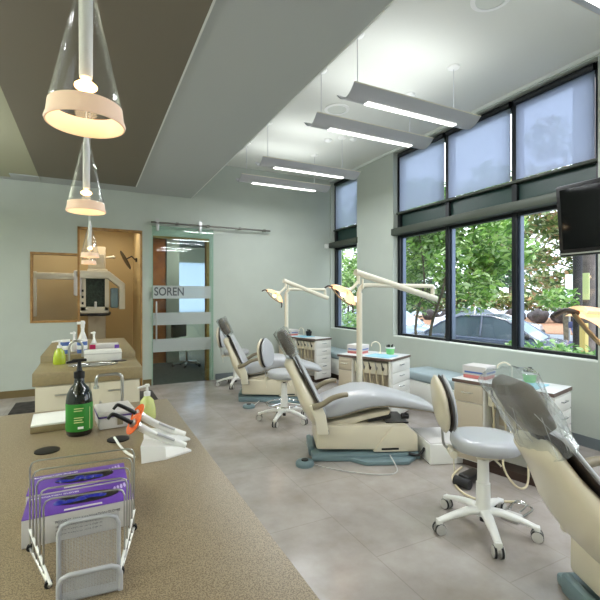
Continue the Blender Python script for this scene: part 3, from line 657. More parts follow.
# ================================================================== stools
def stool_model():
    t = thing('operator_stool', 'x', 'stool', group='wheeled operator stools')
    for k in range(5):
        a = math.radians(72*k+53); m_ = Matrix.Rotation(a, 4, 'Z')
        pts = [(.02, 0, .115), (.10, 0, .118), (.2, 0, .10), (.285, 0, .075)]
        b = MB(); rg = []
        for (x, y, z), hw, th in zip(pts, (.034, .03, .024, .02), (.022, .018, .014, .012)): rg.append([m_ @ p for p in ring((x, 0, z), (0, 1, 0), (0, 0, 1), hw, th, 16, 3)])
        b.loft(rg); b.box((.27, -.02, .045), (.30, .02, .085), .006, mtx=m_); lg = b.build('leg', M['white'], t)
        b = MB()
        for s_ in (-1, 1): b.tube([(.285, s_*.008, .03), (.285, s_*.028, .03)], .03, 18, mtx=m_ @ T(.0, 0, 0))
        b.tube([(.285, -.008, .03), (.285, .008, .03)], .012, 10, mtx=m_)
        cs = b.build('castor', M['castor'], t)
        b = MB()
        for s_ in (-1, 1): b.tube([(.285, s_*.012, .03), (.285, s_*.024, .03)], .0325, 18, mtx=m_)
        # thin rubber tread
        b.build('tread', M['rubber'], cs)
    b = MB(); b.lathe([(.0, .09), (.048, .09), (.05, .13), (.042, .15), (.040, .28), (.034, .285), (.032, .42), (.0, .42)], 24, cap=False); b.build('column', M['white'], t)
    b = MB(); b.tube([(0, 0, .05), (0, 0, .09)], .02); b.tube([(0, 0, .40), (0, 0, .46)], .017, 12); b.build('gas_lift', M['black'], t)
    b = MB(); b.box((-.17, -.05, .462), (.12, .05, .49), .008); b.box((-.06, -.1, .45), (.06, .1, .475), .006)
    b.tube([(.0, 0, .46), (.05, -.02, .44), (.09, -.05, .40)], .006); b.build('mechanism', M['beige2'], t)
    b = MB(); b.tube([(-.19, -.09, .47), (-.19, .03, .47)], .022, 16); b.tube([(-.19, -.075, .46), (-.185, -.08, .37)], .0045, 8); b.build('adjustment_knob', M['beige2'], t)
    st = [(.485, .165), (.492, .188), (.515, .198), (.548, .197), (.564, .182), (.572, .14), (.569, .06), (.567, 0.001)]
    b = MB(); b.loft([ring((0.01, 0, z), (1, 0, 0), (0, 1, 0), r, r*.97, 36, 2.3) for z, r in [(.485, .001)]+st], cap=False); b.build('seat', M['vinyl'], t, smooth=60)
    # backrest
    lean = R('Y', -8); base = T(-.205, 0, .60)
    def pad(x0, thm, g, n0=9):
        rg = []
        for i in range(n0+1):
            s_ = i/n0; z = .325*s_; hw = .178*math.sqrt(max(.03, 1-abs(2*s_-.9)**2.6))*(1 if s_ < .5 else 1)+g; bulge = thm*math.sqrt(max(.08, 1-abs(2*s_-1)**3))
            r_ = ring((x0, 0, z), (0, 1, 0), (1, 0, 0), hw, bulge, 24, 2.4)
            rg.append([V((p.x+.35*p.y*p.y-.25*(s_-.5)**2*0+.0, p.y, p.z)) for p in r_])
        return rg
    mt = base @ lean
    b = MB(); b.loft(pad(-.03, .034, 0), mtx=mt); bs_ = b.build('back_shell', M['beige'], t, smooth=60)
    b = MB(); b.loft(pad(-.004, .007, .005), mtx=mt); b.build('piping', M['piping'], bs_, smooth=60)
    b = MB(); b.loft(pad(.018, .024, -.006), mtx=mt); b.build('back_cushion', M['vinyl'], t, smooth=60)
    b = MB(); b.tube([(-.15, 0, .475), (-.21, 0, .48), (-.235, 0, .53), (-.24, 0, .70)], .008, 8, smooth=4, flat=1); b.build('back_support', M['steel'], t)
    return t
s3 = stool_model(); s3.location = (2.105, 1.80, 0)
def set_stool(o, loc, face, label):
    o.location = (*loc, 0); o.rotation_euler.z = math.radians(face); o['label'] = label
set_stool(s3, (2.125, 1.775), -34, 'nearest white wheeled stool with grey seat, standing before the bagged chair')
s2 = dup(s3); set_stool(s2, (1.98, 4.36), -44, 'white wheeled stool with foot ring, behind the headrest of the middle chair')
b = MB(); b.tube([(.2*math.cos(a), .2*math.sin(a), .19) for a in [2*PI*k/32 for k in range(32)]], .008, 8, closed=True)
for k in range(3): a = 2*PI*k/3; b.tube([(.04*math.cos(a), .04*math.sin(a), .2), (.2*math.cos(a), .2*math.sin(a), .19)], .006, 8)
b.build('foot_ring', M['chrome'], s2)
s1 = dup(s3); set_stool(s1, (2.07, 6.42), -30, 'farthest white wheeled stool, mostly hidden behind the back of the far chair')

# step box between middle chair and bench, floor junction boxes
t = thing('floor_unit', 'low white floor box with dark top rim at the foot of the middle chair', 'utility box', (2.74, 2.80, 0), math.radians(-20))
b = MB(); b.box((-.14, -.22, 0), (.22, .22, .17), .01); b.build('casing', M['white'], t); b = MB(); b.box((-.13, -.21, .17), (.21, .21, .176), .002); b.build('lid', M['carton'], t)
b = MB(); b.tube([(-.14, -.1, .10), (-.2, -.12, .05), (-.28, -.1, .06)], .012, smooth=4); b.build('hose', M['rubber'], t)
# ================================================================== operatory lights
def op_light(base, d_arm, arm_len, d_beam, label, ptop=1.52, head_off=(0, 0), headrot=0, drop=.24):
    t = thing('operatory_light', label, 'dental lamp', (*base, 0), math.radians(d_arm), 'operatory lights on bent poles')
    b = MB(); b.lathe([(0, 0), (.09, 0), (.085, .02), (.035, .04), (.032, .2), (.0, .2)], 24, cap=False); b.build('pole_foot', M['beige2'], t)
    b = MB(); b.tube([(0, 0, .1), (0, 0, ptop-.08)], .030, 16)
    b.build('pole', M['beige2'], t)
    b = MB(); pts = [(0, 0, ptop-.10), (.0, 0, ptop-.06), (.03, 0, ptop-.015), (.09, 0, ptop), (.3, 0, ptop), (arm_len-.05, 0, ptop), (arm_len-.01, 0, ptop-.01), (arm_len, 0, ptop-.05), (arm_len, 0, ptop-.12)]
    b.tube(pts, .022, 12, smooth=4); b.build('arm', M['beige2'], t)
    e0 = V((arm_len+.05, -.0, ptop-.14)); a = math.radians(d_beam); e1 = e0+V((-math.cos(a)*(arm_len+.10), math.sin(a)*(arm_len+.10), .27))
    b = MB(); b.tube([e0, e1], .033, 14); b.build('beam', M['beige2'], t)
    h0 = e1+(e0-e1).normalized()*.04
    b = MB(); b.tube([h0, h0-V((0, 0, .11))], .018, 12); b.tube([h0-V((0, 0, .08)), h0-V((.06, 0, .14)), h0-V((.10, 0, .17))], .016, 10); b.tube([h0+V((.03, -.03, -.06)), h0+V((.03, -.03, -.16))], .010, 8); b.build('hanger', M['beige2'], t)
    # head: open dish with lit reflector, tilted downwards
    hc = h0+V((-.20, 0, -.235)); mt = T(*hc) @ R('Z', headrot) @ R('Y', 38)
    n = 13; rg = []
    def dish(off, sc):
        out = []
        for i in range(n):
            u = -1+2*i/(n-1); row = []
            for j in range(9):
                v = -1+2*j/8
                row.append(V((u*.15*sc, v*.085*sc*(1-.35*abs(u)**2), .075*(1-.75*u*u-.25*v*v)+off)))
            out.append(row)
        return out
    def grid_box(inner, outer):
        bm_ = MB(); bm_.loft(inner, cap=False, closed=False, mtx=mt); bm_.loft(outer, cap=False, closed=False, mtx=mt)
        edge = lambda g: [g[0][k] for k in range(9)]+[g[i][8] for i in range(1, n)]+[g[n-1][k] for k in range(7, -1, -1)]+[g[i][0] for i in range(n-2, 0, -1)]
        bm_.loft([edge(inner), edge(outer)], cap=False, mtx=mt); return bm_
    hd = grid_box(dish(.0, 1), dish(.012, 1.02)).build('lamp_head', M['reflector'], t)
    b = MB(); b.loft(dish(-.004, .93), cap=False, closed=False, mtx=mt); b.build('reflector', M['reflector'], hd)
    b = MB(); b.tube([V((-.15, 0, .0)), V((-.05, 0, -.02)), V((.05, 0, -.02)), V((.15, 0, 0))], .008, 8, smooth=3, mtx=mt); b.build('shield_bar', M['armrest'], hd)
    b = MB(); b.ball((0, 0, .02), .018, 2, (1.6, 1, 1), mtx=mt); b.build('bulb', M['warmbulb'], hd)
    hl = bpy.data.lights.new('operatory_bulb_light', 'POINT'); hl.energy = .8; hl.color = (1, .74, .45); hl.shadow_soft_size = .02
    hlo = bpy.data.objects.new('operatory_bulb_light', hl); COL.objects.link(hlo); hlo.parent = hd; hlo.location = mt @ V((0, 0, -.02))
    for s_ in (-1, 1):
        b = MB(); b.tube([V((s_*.14, 0, .01)), V((s_*.18, 0, -.01)), V((s_*.20, 0, -.05))], .009, 8, smooth=4, mtx=mt); b.build('handle', M['piping'], hd)
    b = MB(); b.tube([hc+V((.03, 0, .05)), h0-V((.10, 0, .17))], [.045, .022], 14); b.build('neck', M['beige2'], t)
    return t
M['reflector'] = mat('warm reflector', (250, 222, 190), .3, metal=.2, emis=(255, 206, 150), estr=.4)
M['warmbulb'] = mat('warm bulb', (255, 230, 190), .4, emis=(255, 214, 160), estr=4)
op_light((2.43, 3.52), 0, .98, 0, 'middle dental lamp on bent ivory pole behind the middle chair')
op_light((2.68, 5.82), 0, .68, 0, 'far dental lamp on bent ivory pole in front of the far wall')
op_light((1.05, .185), -24, .8, 57, 'nearest dental lamp, its orange lit head at the right edge', ptop=1.37)

# ================================================================== television
t = thing('television', 'flat black television on a ceiling pole before the window', 'television', (3.28, 1.5, 2.0))
mt = T(3.27, 1.52, 1.98) @ R('Y', -6)
b = MB(); b.box((-.03, -.5, -.27), (.03, .5, .27), .012, mtx=mt); b.build('casing', M['black'], t, world=True)
b = MB(); b.box((-.034, -.465, -.215), (-.031, .465, .238), mtx=mt); b.build('screen', M['screen'], t, world=True)
b = MB(); b.box((-.035, -.5, -.255), (-.031, .5, -.243), mtx=mt); b.build('trim_strip', M['steel'], t, world=True)
b = MB(); b.tube([(3.36, 1.3, 1.98), (3.36, 1.3, ZH-.001)], .025); b.box((3.29, 1.2, 1.88), (3.38, 1.4, 2.08)); b.build('ceiling_pole', M['black'], t, world=True)

# ================================================================== x-ray machine in the niche
t = thing('xray_machine', 'beige panoramic x-ray machine standing in the ochre niche', 'x-ray machine', (.10, 7.9, 0))
b = MB(); b.box((-.25, 7.7, 0), (.45, 8.2, .03), .008); b.build('base', M['armrest'], t, world=True)
b = MB(); b.box((-.03, 7.85, .03), (.24, 8.05, 2.25), .015); b.build('column', mat('grey beige metal', (190, 176, 150), .4), t, world=True)
b = MB(); b.box((-.04, 7.6, 1.76), (.26, 7.85, 1.86), .015); b.box((-.02, 7.62, 1.86), (.22, 7.85, 2.1), .02); b.build('upper_housing', M['beige'], t, world=True)
b = MB(); b.prism([(-.2, 1.82), (.28, 1.82), (.52, 1.62), (.52, 1.2), (.43, 1.2), (.43, 1.56), (.26, 1.70), (-.2, 1.70)], 7.5, 7.72, 'y', .01); b.build('rotating_arm', M['beige2'], t, world=True)
b = MB(); b.box((-.23, 7.5, 1.42), (-.12, 7.72, 1.82), .02); b.build('sensor_head', M['carton'], t, world=True)
b = MB(); b.box((.30, 7.52, 1.22), (.42, 7.7, 1.55), .02); b.build('tube_head', M['teal'], t, world=True)
b = MB(); b.box((-.14, 7.58, 1.18), (-.06, 7.70, 1.70)); b.box((.22, 7.58, 1.18), (.28, 7.70, 1.70)); b.box((-.14, 7.58, 1.14), (.28, 7.70, 1.24), .006); b.build('face_frame', M['beige'], t, world=True)
b = MB(); b.box((-.06, 7.66, 1.24), (.22, 7.68, 1.70)); pn = b.build('control_panel', mat('dark green panel', (48, 66, 50), .3, noise_amt=.5, nscale=30), t, world=True)
b = MB(); b.tube([(-.15, 7.62, 1.14), (-.12, 7.45, 1.12), (.08, 7.40, 1.12), (.26, 7.45, 1.12), (.29, 7.62, 1.14)], .022, 10, smooth=4); b.build('hand_grip', M['black'], t, world=True)
b = MB(); b.tube([(.08, 7.6, 1.22), (.08, 7.55, 1.32)], .02); b.build('chin_rest', M['white'], t, world=True)
b = MB()
for k in range(3): b.box((-.12, 7.575, 1.28+k*.1), (-.09, 7.58, 1.32+k*.1))
b.build('buttons', M['black'], t, world=True)
b = MB(); b.box((-.80, 7.6, 1.68), (-.2, 7.72, 1.78), .01); b.box((-.80, 7.6, 1.10), (-.74, 7.7, 1.80), .01); b.build('side_arm', M['beige2'], t, world=True)
b = MB(); b.tube([(.24, 7.9, 2.07), (.36, 7.85, 2.08)], .02); b.ball((.36, 7.85, 2.08), .03); b.build('top_knob', M['beige'], t, world=True)
t = thing('wall_disc', 'thin black disc on a short arm on the right niche wall', 'wall mirror', (.73, 7.75, 2.05))
b = MB(); b.lathe([(0, -.006), (.17, -.006), (.175, 0), (.17, .006), (0, .006)], 32, cap=False, mtx=T(.54, 7.72, 2.03) @ R('Z', 3) @ R('Y', 62)); b.build('disc', M['black'], t, world=True)
b = MB(); b.tube([(.56, 7.73, 2.05), (.64, 7.75, 2.10), (.70, 7.75, 2.04)], .012); b.tube([(.70, 7.75, 2.04), (.729, 7.75, 2.04)], .035, 16); b.build('arm', M['black'], t, world=True)

# ================================================================== things on the foreground counter
CZ = .9105
# glove cartons
def glove_carton(x0, x1, y0, y1, hgt, tilt, label):
    t = thing('glove_carton', label, 'carton', ((x0+x1)/2, (y0+y1)/2, CZ), math.radians(tilt), 'violet glove cartons on the counter')
    a, d = (x1-x0)/2, (y1-y0)/2
    b = MB(); b.box((-a, -d, 0), (a, d, hgt), .0015); b.build('box', M['carton'], t)
    b = MB(); b.box((-a, -d, hgt), (a, d, hgt+.0012), .0005); b.build('lid_print', M['purple'], t)
    b = MB(); b.lathe([(0, 0), (.05, 0), (.05, .0008), (0, .0008)], 36, cap=False, mtx=T(.012, 0, hgt+.0012) @ Matrix.Diagonal((1.25, .5, 1, 1))); b.build('opening', M['black'], t)
    b = MB()
    for k in range(9):
        x = -.04+.01*k; b.ball((x, random.uniform(-.01, .006), hgt), .013, 2, (1, random.uniform(.6, 1), random.uniform(.25, .5)))
    b.build('gloves', M['deepblue'], t, kind='stuff')
    textmesh('EXAMINATION GLOVES', .0085, T(-a+.006, d-.016, hgt+.0013), M['pulp'], t)
    b = MB(); b.box((-.03, -d+.006, hgt+.0012), (.04, -d+.013, hgt+.0018)); b.build('lid_patch', M['carton'], t)
    b = MB()
    for k in range(4): b.ball((a-.035+.007*k, d-.035+.004*k, hgt+.0012), .006, 2, (.45, 2.2, .08), mtx=None)
    b.build('hand_print', mat('lilac print', (196, 176, 226), .5), t)
    textmesh('POWDER-FREE EXAMINATION GLOVES', .0068, T(-.045, -d-.0004, hgt-.018) @ R('X', 90), M['ink'], t)
    for k in range(3): textmesh('100 gloves by weight, non sterile, single use', .0048, T(-.045, -d-.0004, hgt-.027-k*.008) @ R('X', 90), M['ink'], t, name='small_print')
glove_carton(-.119, .085, .968, 1.072, .055, 0, 'violet and grey glove carton directly behind the wire rack')
glove_carton(-.124, .079, 1.078, 1.185, .057, 0, 'violet glove carton farther back, half hidden behind the other carton')
# wire file rack
t = thing('file_rack', 'silver wire file rack standing in front of the violet glove cartons', 'rack', (-.01, .87, CZ))
def sideL(s_): return V((-.1035+.041*s_, .9575-.1355*s_, CZ+.006))
def sideR(s_): return V((.083-.034*s_, .946-.14*s_, CZ+.006))
def hoop(a, c, hgt, r, rad=.012, lean=.0):
    a = V(a); c = V(c); up = V((0, lean, hgt)); u = (c-a).normalized()
    pts = [a, a+up*(1-rad/hgt*1.0), a+up*(1-rad/hgt*.3)+u*rad*.3, a+up+u*rad, c+up-u*rad, c+up*(1-rad/hgt*.3)-u*rad*.3, c+up*(1-rad/hgt*1.0), c]
    return pts, r
for k in range(5):
    s_ = k*.19; b = MB(); p, r = hoop(sideL(s_), sideR(s_), .166-.009*k, .0016, lean=-.006*0); b.tube(p, r, 8); b.build('wire_divider', M['steel'], t, world=True)
b = MB(); p, r = hoop(V((-.046, .79, CZ+.004)), V((.044, .782, CZ+.004)), .115, .0034, .016); b.tube(p, r, 10); b.build('front_plate_frame', M['alu'], t, world=True)
b = MB(); p, r = hoop(V((-.0445, .765, CZ+.004)), V((.0455, .757, CZ+.004)), .042, .004, .014); b.tube(p, r, 10); b.build('front_lip', M['alu'], t, world=True)
def mesh_panel(p00, p10, p01, nu, nv, wire=.00045):
    b = MB(); p00, p10, p01 = V(p00), V(p10), V(p01)
    for i in range(nu+1): q = p00+(p10-p00)*i/nu; b.tube([q, q+(p01-p00)], wire, 4)
    for j in range(nv+1): q = p00+(p01-p00)*j/nv; b.tube([q, q+(p10-p00)], wire, 4)
    return b
mesh_panel((-.0445, .765, CZ+.004), (.0455, .757, CZ+.004), (-.046, .79, CZ+.004), 40, 12).build('floor_mesh', M['alu'], t, world=True)
mesh_panel((-.0445, .765, CZ+.004), (.0455, .757, CZ+.004), (-.0445, .765, CZ+.044), 40, 18).build('lip_mesh', M['alu'], t, world=True)
mesh_panel((-.046, .79, CZ+.004), (.044, .782, CZ+.004), (-.046, .79, CZ+.125), 40, 54, .0003).build('plate_mesh', M['alu'], t, world=True)
for f in (sideL, sideR):
    b = MB(); b.tube([f(-.03), f(1.05)], .003, 8); b.build('base_rail', M['steel'], t, world=True)
    b = MB(); b.tube([f(-.02)+V((0, 0, .035)), f(1.1)+V((0, 0, .006))], .0026, 8); b.build('slanted_rail', M['white'], t, world=True)
    for s_ in (0, 1):
        b = MB(); b.tube([f(s_)-V((.0, .004, 0)), f(s_)+V((0, .004, 0))], .006, 12); b.build('rubber_foot', M['rubber'], t, world=True)
# curing lights
def curing(x, y, rz, label):
    t = thing('curing_light', label, 'curing light', (x, y, CZ), rz, 'curing lights lying on their white cradles')
    b = MB(); tmpa = [(-.07, -.045), (-.055, .035), (.0, .04), (.075, .0), (.082, -.012), (0, -.045)]
    top = [(-.072, -.04), (-.055, .03), (-.02, .035), (.055, .0), (.065, -.006), (0, -.03)]
    b.loft([[V((p[0], p[1], 0)) for p in tmpa], [V((p[0], p[1], .006)) for p in tmpa], [V((p[0], p[1], .050-.30*max(0, p[0]+.05))) for p in top]])
    b.build('cradle', M['white'], t, smooth=25)
    b = MB(); b.tube([(.065, -.003, .018), (.02, -.0, .04), (-.03, .0, .068), (-.075, .002, .10)], [.011, .012], 12, smooth=4); wand = b.build('wand', M['white'], t)
    b = MB(); b.tube([(.03, -.012, .044), (-.02, -.012, .072)], .004, 8); b.build('grip_strip', M['alu'], wand)
    b = MB(); b.tube([(-.072, .002, .098), (-.092, .002, .112)], .013, 14); b.build('collar', M['steel'], t)
    b = MB(); b.tube([(-.088, .002, .108), (-.118, .003, .128), (-.142, .004, .142), (-.15, .004, .14), (-.158, .004, .130)], [.007, .0045], 10, smooth=3); b.build('light_guide', M['black'], t)
    b = MB(); b.lathe([(.008, 0), (.034, .002), (.034, .0045), (.008, .003)], 28, cap=False, mtx=T(-.084, .002, .106) @ R('Y', -55) @ R('X', 10)); b.build('shield', M['orange'], t)
curing(.205, 1.355, 0, 'curing light with orange shield on the nearer white cradle')
curing(.225, 1.465, 0, 'curing light with orange shield on the rear white cradle')
# grommets, cable
for x, y, lb in ((-.122, 1.555, 'black cable grommet in the counter left of the bottle'), (.087, 1.57, 'black cable grommet in the counter under the white curing light cord')):
    b = MB(); b.lathe([(0, .0), (.036, 0), (.036, .003), (.03, .004), (0, .0035)], 28, cap=False); o = tag(b.build('cable_grommet', M['black']), lb, 'grommet', 'cable grommets'); o.location = (x, y, CZ)
b = MB(); b.tube([(.075, 1.57, CZ+.009), (.085, 1.50, CZ+.006), (.10, 1.42, CZ+.005), (.12, 1.36, CZ+.005)], .004, 8, smooth=6); tag(b.build('charger_cord', M['pulp']), 'short white cord running from a grommet to the curing light cradle', 'cord')
# big green bottle
t = thing('pump_bottle', 'dark bottle with green label and black pump on the counter', 'bottle', (-.034, 1.70, CZ))
b = MB(); b.lathe([(0, .0), (.038, 0), (.042, .006), (.043, .12), (.040, .145), (.030, .165), (.017, .182), (.0155, .205), (0, .205)], 36, cap=False); b.build('bottle', M['bottlegreen'], t)
b = MB(); b.lathe([(.0434, .018), (.0438, .02), (.0438, .112), (.0434, .114)], 36, cap=False); b.build('label', M['label'], t)
b = MB(); b.box((.028, -.035, .024), (.030, -.020, .1), mtx=T(0, 0, 0) @ R('Z', 8)); b.build('side_label', M['labelpale'], t)
b = MB(); b.lathe([(0, .2), (.018, .2), (.018, .222), (.010, .226), (.006, .245), (0, .245)], 20, cap=False); b.tube([(0, 0, .245), (0, 0, .262)], .006); b.box((-.024, -.009, .258), (.024, .009, .268), .004); b.tube([(.0, 0, .262), (-.04, -.012, .258)], [.006, .004]); b.build('pump', M['black'], t)
for k, z in enumerate((.098, .09, .066, .058, .05)):
    s = MB(); s.box((-.016, -.0450, z), (.014-.004*(k % 2), -.0442, z+.003)); s.build('label_line', M['labelpale'], t)
s = MB(); s.box((-.004, -.0452, .028), (.014, -.0442, .036)); s.build('barcode_patch', M['pulp'], t)
# wipe tub
t = thing('storage_tub', 'low white tub with purple stripe beside the dark pump bottle', 'tub', (.085, 1.78, CZ), math.radians(5))
b = MB(); b.box((-.062, -.07, 0), (.062, .075, .042), .005); b.build('tub', M['carton'], t)
b = MB(); b.box((-.065, -.073, .0425), (.065, .078, .0465), .0015); b.build('stripe', mat('purple rim', (84, 60, 130), .4), t)
b = MB(); b.box((-.064, -.072, .047), (.064, .077, .066), .006); b.build('lid', M['carton'], t)
b = MB(); b.box((.0, -.0745, .012), (.02, -.0725, .046)); b.build('latch', M['armrest'], t)
# folded towels
t = thing('towel_pack', 'flat pack of white paper towels at the far edge of the counter', 'paper pack', (-.10, 1.85, CZ), math.radians(3))
b = MB(); b.box((-.095, -.075, 0), (.06, .10, .022), .002); b.build('carton_base', M['olive'], t); b = MB(); b.box((-.094, -.074, .022), (.059, .099, .030), .003); b.build('paper', M['pulp'], t)
# faucet
t = thing('faucet', 'brushed steel arched faucet at the far edge of the foreground counter', 'faucet', (.126, 1.99, CZ))
b = MB(); b.lathe([(0, 0), (.02, 0), (.019, .006), (.011, .01), (0, .01)], 20, cap=False); b.tube([(0, 0, .005), (0, 0, .13), (-.008, 0, .148), (-.025, 0, .155), (-.085, -.005, .155), (-.098, -.006, .148), (-.102, -.006, .135), (-.102, -.006, .11)], .0065, 12, smooth=4); b.build('spout', M['steel'], t)
b = MB(); b.lathe([(0, 0), (.011, 0), (.011, .012), (0, .012)], 16, cap=False, mtx=T(-.102, -.006, .10)); b.build('aerator', M['chrome'], t)
b = MB(); b.tube([(-.086, .012, .005), (-.086, .012, .04)], .005); b.build('lever', M['steel'], t)
# soap dispenser
def soap(name, loc, sc, col, label, group=None):
    t = thing(name, label, 'bottle', loc, .4, group)
    b = MB(); b.lathe([(r*sc, z*sc) for r, z in ((0, 0), (.034, 0), (.038, .01), (.036, .05), (.028, .085), (.014, .10), (.012, .108), (0, .108))], 28, cap=False); b.build('bottle', col, t)
    b = MB(); b.lathe([(r*sc, z*sc) for r, z in ((0, .105), (.014, .105), (.014, .122), (.006, .125), (.005, .148), (0, .148))], 20, cap=False); b.tube([(0, 0, .15*sc), (-.045*sc, 0, .146*sc)], [.0065*sc, .004*sc]); b.lathe([(0, .146*sc), (.011*sc, .146*sc), (.01*sc, .156*sc), (0, .156*sc)], 16, cap=False); b.build('pump', M['white'], t)
    return t
soap('soap_dispenser', (.205, 1.78, CZ), .9, mat('pale green soap', (198, 206, 130), .2), 'pale green soap dispenser with white pump behind the curing lights')

# ---------------------------------------- things on the back island
soap('soap_dispenser', (-.20, 3.53, CZ), 1.12, M['soap'], 'bright yellow green soap dispenser on the left of the back island')
t = thing('faucet', 'dark steel gooseneck faucet beside the green soap on the back island', 'faucet', (-.14, 3.56, CZ))
b = MB(); b.tube([(0, 0, 0), (0, 0, .10), (.01, -.0, .14), (.04, 0, .16), (.075, 0, .15), (.09, 0, .12), (.09, 0, .04)], .008, 12, smooth=4); b.build('spout', M['steel'], t)
b = MB(); b.lathe([(0, 0), (.026, 0), (.02, .012), (0, .012)], 18, cap=False); b.build('base', M['steel'], t)
TZ = .9605
def spray(x, y, hgt, label, col='white', z=TZ):
    t = thing('spray_bottle', label, 'bottle', (x, y, z), .3, 'white spray bottles on the back island'); k = hgt/.24
    b = MB(); b.lathe([(r*k, zz*k) for r, zz in ((0, 0), (.036, 0), (.038, .02), (.037, .08), (.022, .125), (.013, .15), (.013, .18), (0, .18))], 24, cap=False); b.build('bottle', M[col], t)
    b = MB(); b.box((-.014*k, -.012*k, .178*k), (.014*k, .012*k, .24*k), .004); b.box((-.045*k, -.007*k, .21*k), (.02*k, .007*k, .232*k), .003); b.build('trigger_head', M['white'], t)
spray(-.115, 3.86, .16, 'short white spray bottle left of the tall one on the back island')
spray(-.055, 3.98, .24, 'tall white spray bottle at the middle of the back island')
spray(.03, 3.93, .15, 'small white pump bottle right of the tall spray bottle')
def wipes(x, y, label):
    t = thing('wipes_canister', label, 'canister', (x, y, TZ), group='wipes canisters on the back island')
    b = MB(); b.lathe([(0, 0), (.036, 0), (.037, .09), (0, .09)], 24, cap=False); b.build('canister', M['bluebox'], t)
    b = MB(); b.lathe([(0, .0905), (.037, .0905), (.036, .105), (0, .107)], 24, cap=False); b.build('lid', M['white'], t)
    b = MB(); b.lathe([(.0374, .03), (.0377, .031), (.0377, .06), (.0374, .061)], 24, cap=False); b.build('label', M['pulp'], t)
wipes(-.175, 3.75, 'blue wipes canister just right of the green soap on the back island'); wipes(-.055, 3.73, 'blue wipes canister behind the gooseneck faucet on the back island')
t = thing('tissue_carton', 'long white folded towel carton lying on the step of the back island', 'carton', (.09, 3.58, CZ))
b = MB(); b.box((-.13, -.05, 0), (.13, .05, .085), .008); b.build('carton', M['cabwhite'], t)
b = MB(); b.box((-.132, -.052, .055), (.132, .052, .062)); b.build('carton_seam', M['castor'], t)
t = thing('print_carton', 'white carton with magenta end standing behind the towel carton', 'carton', (.08, 3.80, TZ)); b = MB(); b.box((-.08, -.05, 0), (.13, .05, .06), .003); b.build('carton', M['carton'], t); b = MB(); b.box((-.0835, -.051, 0.002), (-.0805, .051, .058)); b.box((-.08, -.0525, .002), (-.04, -.0505, .058)); b.build('magenta_end', M['magenta'], t); b = MB(); b.box((.10, -.053, .0), (.134, -.0505, .05)); b.box((-.03, -.053, .002), (.10, -.0505, .014)); b.build('purple_band', M['purple'], t)
b = MB(); b.tube([(.0, 0, .0), (-.03, 0, .03), (-.05, 0, .04), (-.07, 0, .03)], [.01, .006], 8, smooth=3); o = tag(b.build('black_clip_lamp', M['black']), 'small black curved gadget behind the tall spray bottle', 'gadget'); o.location = (-.06, 4.2, .961)
b = MB(); b.lathe([(0, 0), (.045, 0), (.047, .004), (0, .006)], 24, cap=False, mtx=Matrix.Diagonal((1.2, .8, 1, 1))); o = tag(b.build('drain_disc', M['black']), 'black oval disc on the right side of the back island', 'disc'); o.location = (.20, 3.5, CZ)
for i, (x, y, r, lb) in enumerate(((-.06, 3.30, 25, 'steel scissors shaped tool on the left of the back island sink'), (.12, 3.32, -15, 'steel tool on the right rim of the back island sink'))):
    b = MB(); b.tube([(-.06, -.01, .012), (.06, .012, .014)], .004); b.tube([(-.06, .012, .012), (.06, -.01, .014)], .004); o = tag(b.build('steel_tool', M['chrome']), lb, 'tool', 'steel tools by the sink'); o.location = (x, y, .911); o.rotation_euler.z = math.radians(r)

# floor cables behind near stool
b = MB(); b.tube([(2.72, 2.48, .01), (2.51, 2.38, .008), (2.38, 2.18, .008), (2.40, 2.02, .008), (2.62, 1.88, .008)], .008, 8, smooth=8); tag(b.build('floor_hose', M['hose']), 'cream hose looping over the floor behind the nearest stool', 'hose')
b = MB(); b.tube([(2.75, 2.05, .42), (2.62, 2.02, .22), (2.66, 1.95, .08), (2.78, 1.95, .06), (2.86, 2.0, .2), (2.88, 2.08, .42)], .0075, 8, smooth=8); tag(b.build('hanging_hose', M['hose']), 'cream suction hose hanging in a loop before the near cabinet', 'hose')
t = thing('foot_pedal', 'chrome wire foot pedal on the floor behind the nearest stool', 'foot pedal', (2.42, 1.78, 0), .3)
b = MB(); b.box((-.09, -.05, 0), (.0, .05, .035), .01); b.build('housing', M['castor'], t)
b = MB(); b.tube([(0, -.05, .02), (.14, -.06, .02), (.17, 0, .02), (.14, .06, .02), (0, .05, .02)], .006, 8, smooth=4); b.tube([(0, -.03, .04), (.11, -.035, .05), (.13, 0, .05), (.11, .035, .05), (0, .03, .04)], .005, 8, smooth=4); b.build('wire_guard', M['chrome'], t)
t = thing('suction_canister', 'black wheeled floor canister behind the nearest stool', 'canister', (2.55, 2.25, 0), .2)
b = MB(); b.box((-.09, -.05, .03), (.11, .05, .085), .02); b.build('body', M['black'], t)
for x in (-.10, .11):
    b = MB(); b.tube([(x, -.06, .035), (x, .06, .035)], .035, 18); b.build('wheel', M['rubber'], t)

# corridor chair behind the glass door
t = thing('office_chair', 'dark office chair seen through the sliding glass door', 'chair', (1.75, 8.6, 0), .6)
b = MB(); b.box((-.22, -.22, .43), (.22, .22, .5), .03); b.build('seat', M['black'], t)
b = MB(); b.box((-.2, .19, .58), (.2, .25, .98), .03); b.build('backrest', M['black'], t)
b = MB(); b.tube([(0, 0, .1), (0, 0, .43)], .025); b.build('column', M['steel'], t)
b = MB(); b.tube([(0, .2, .46), (0, .26, .52), (0, .24, .7)], .02); b.build('back_support', M['steel'], t)
for k in range(5):
    a = 2*PI*k/5; b = MB(); b.tube([(0, 0, .1), (.27*math.cos(a), .27*math.sin(a), .07)], .02); lg = b.build('leg', M['steel'], t)
    b = MB(); b.ball((.27*math.cos(a), .27*math.sin(a), .03), .03); b.build('castor', M['rubber'], lg)

# ================================================================== OUTSIDE
GZ = -.45
b = MB(); b.box((WX+.25, -12, GZ-.2), (60, 60, GZ)); struct('ground', b, M['concrete'])
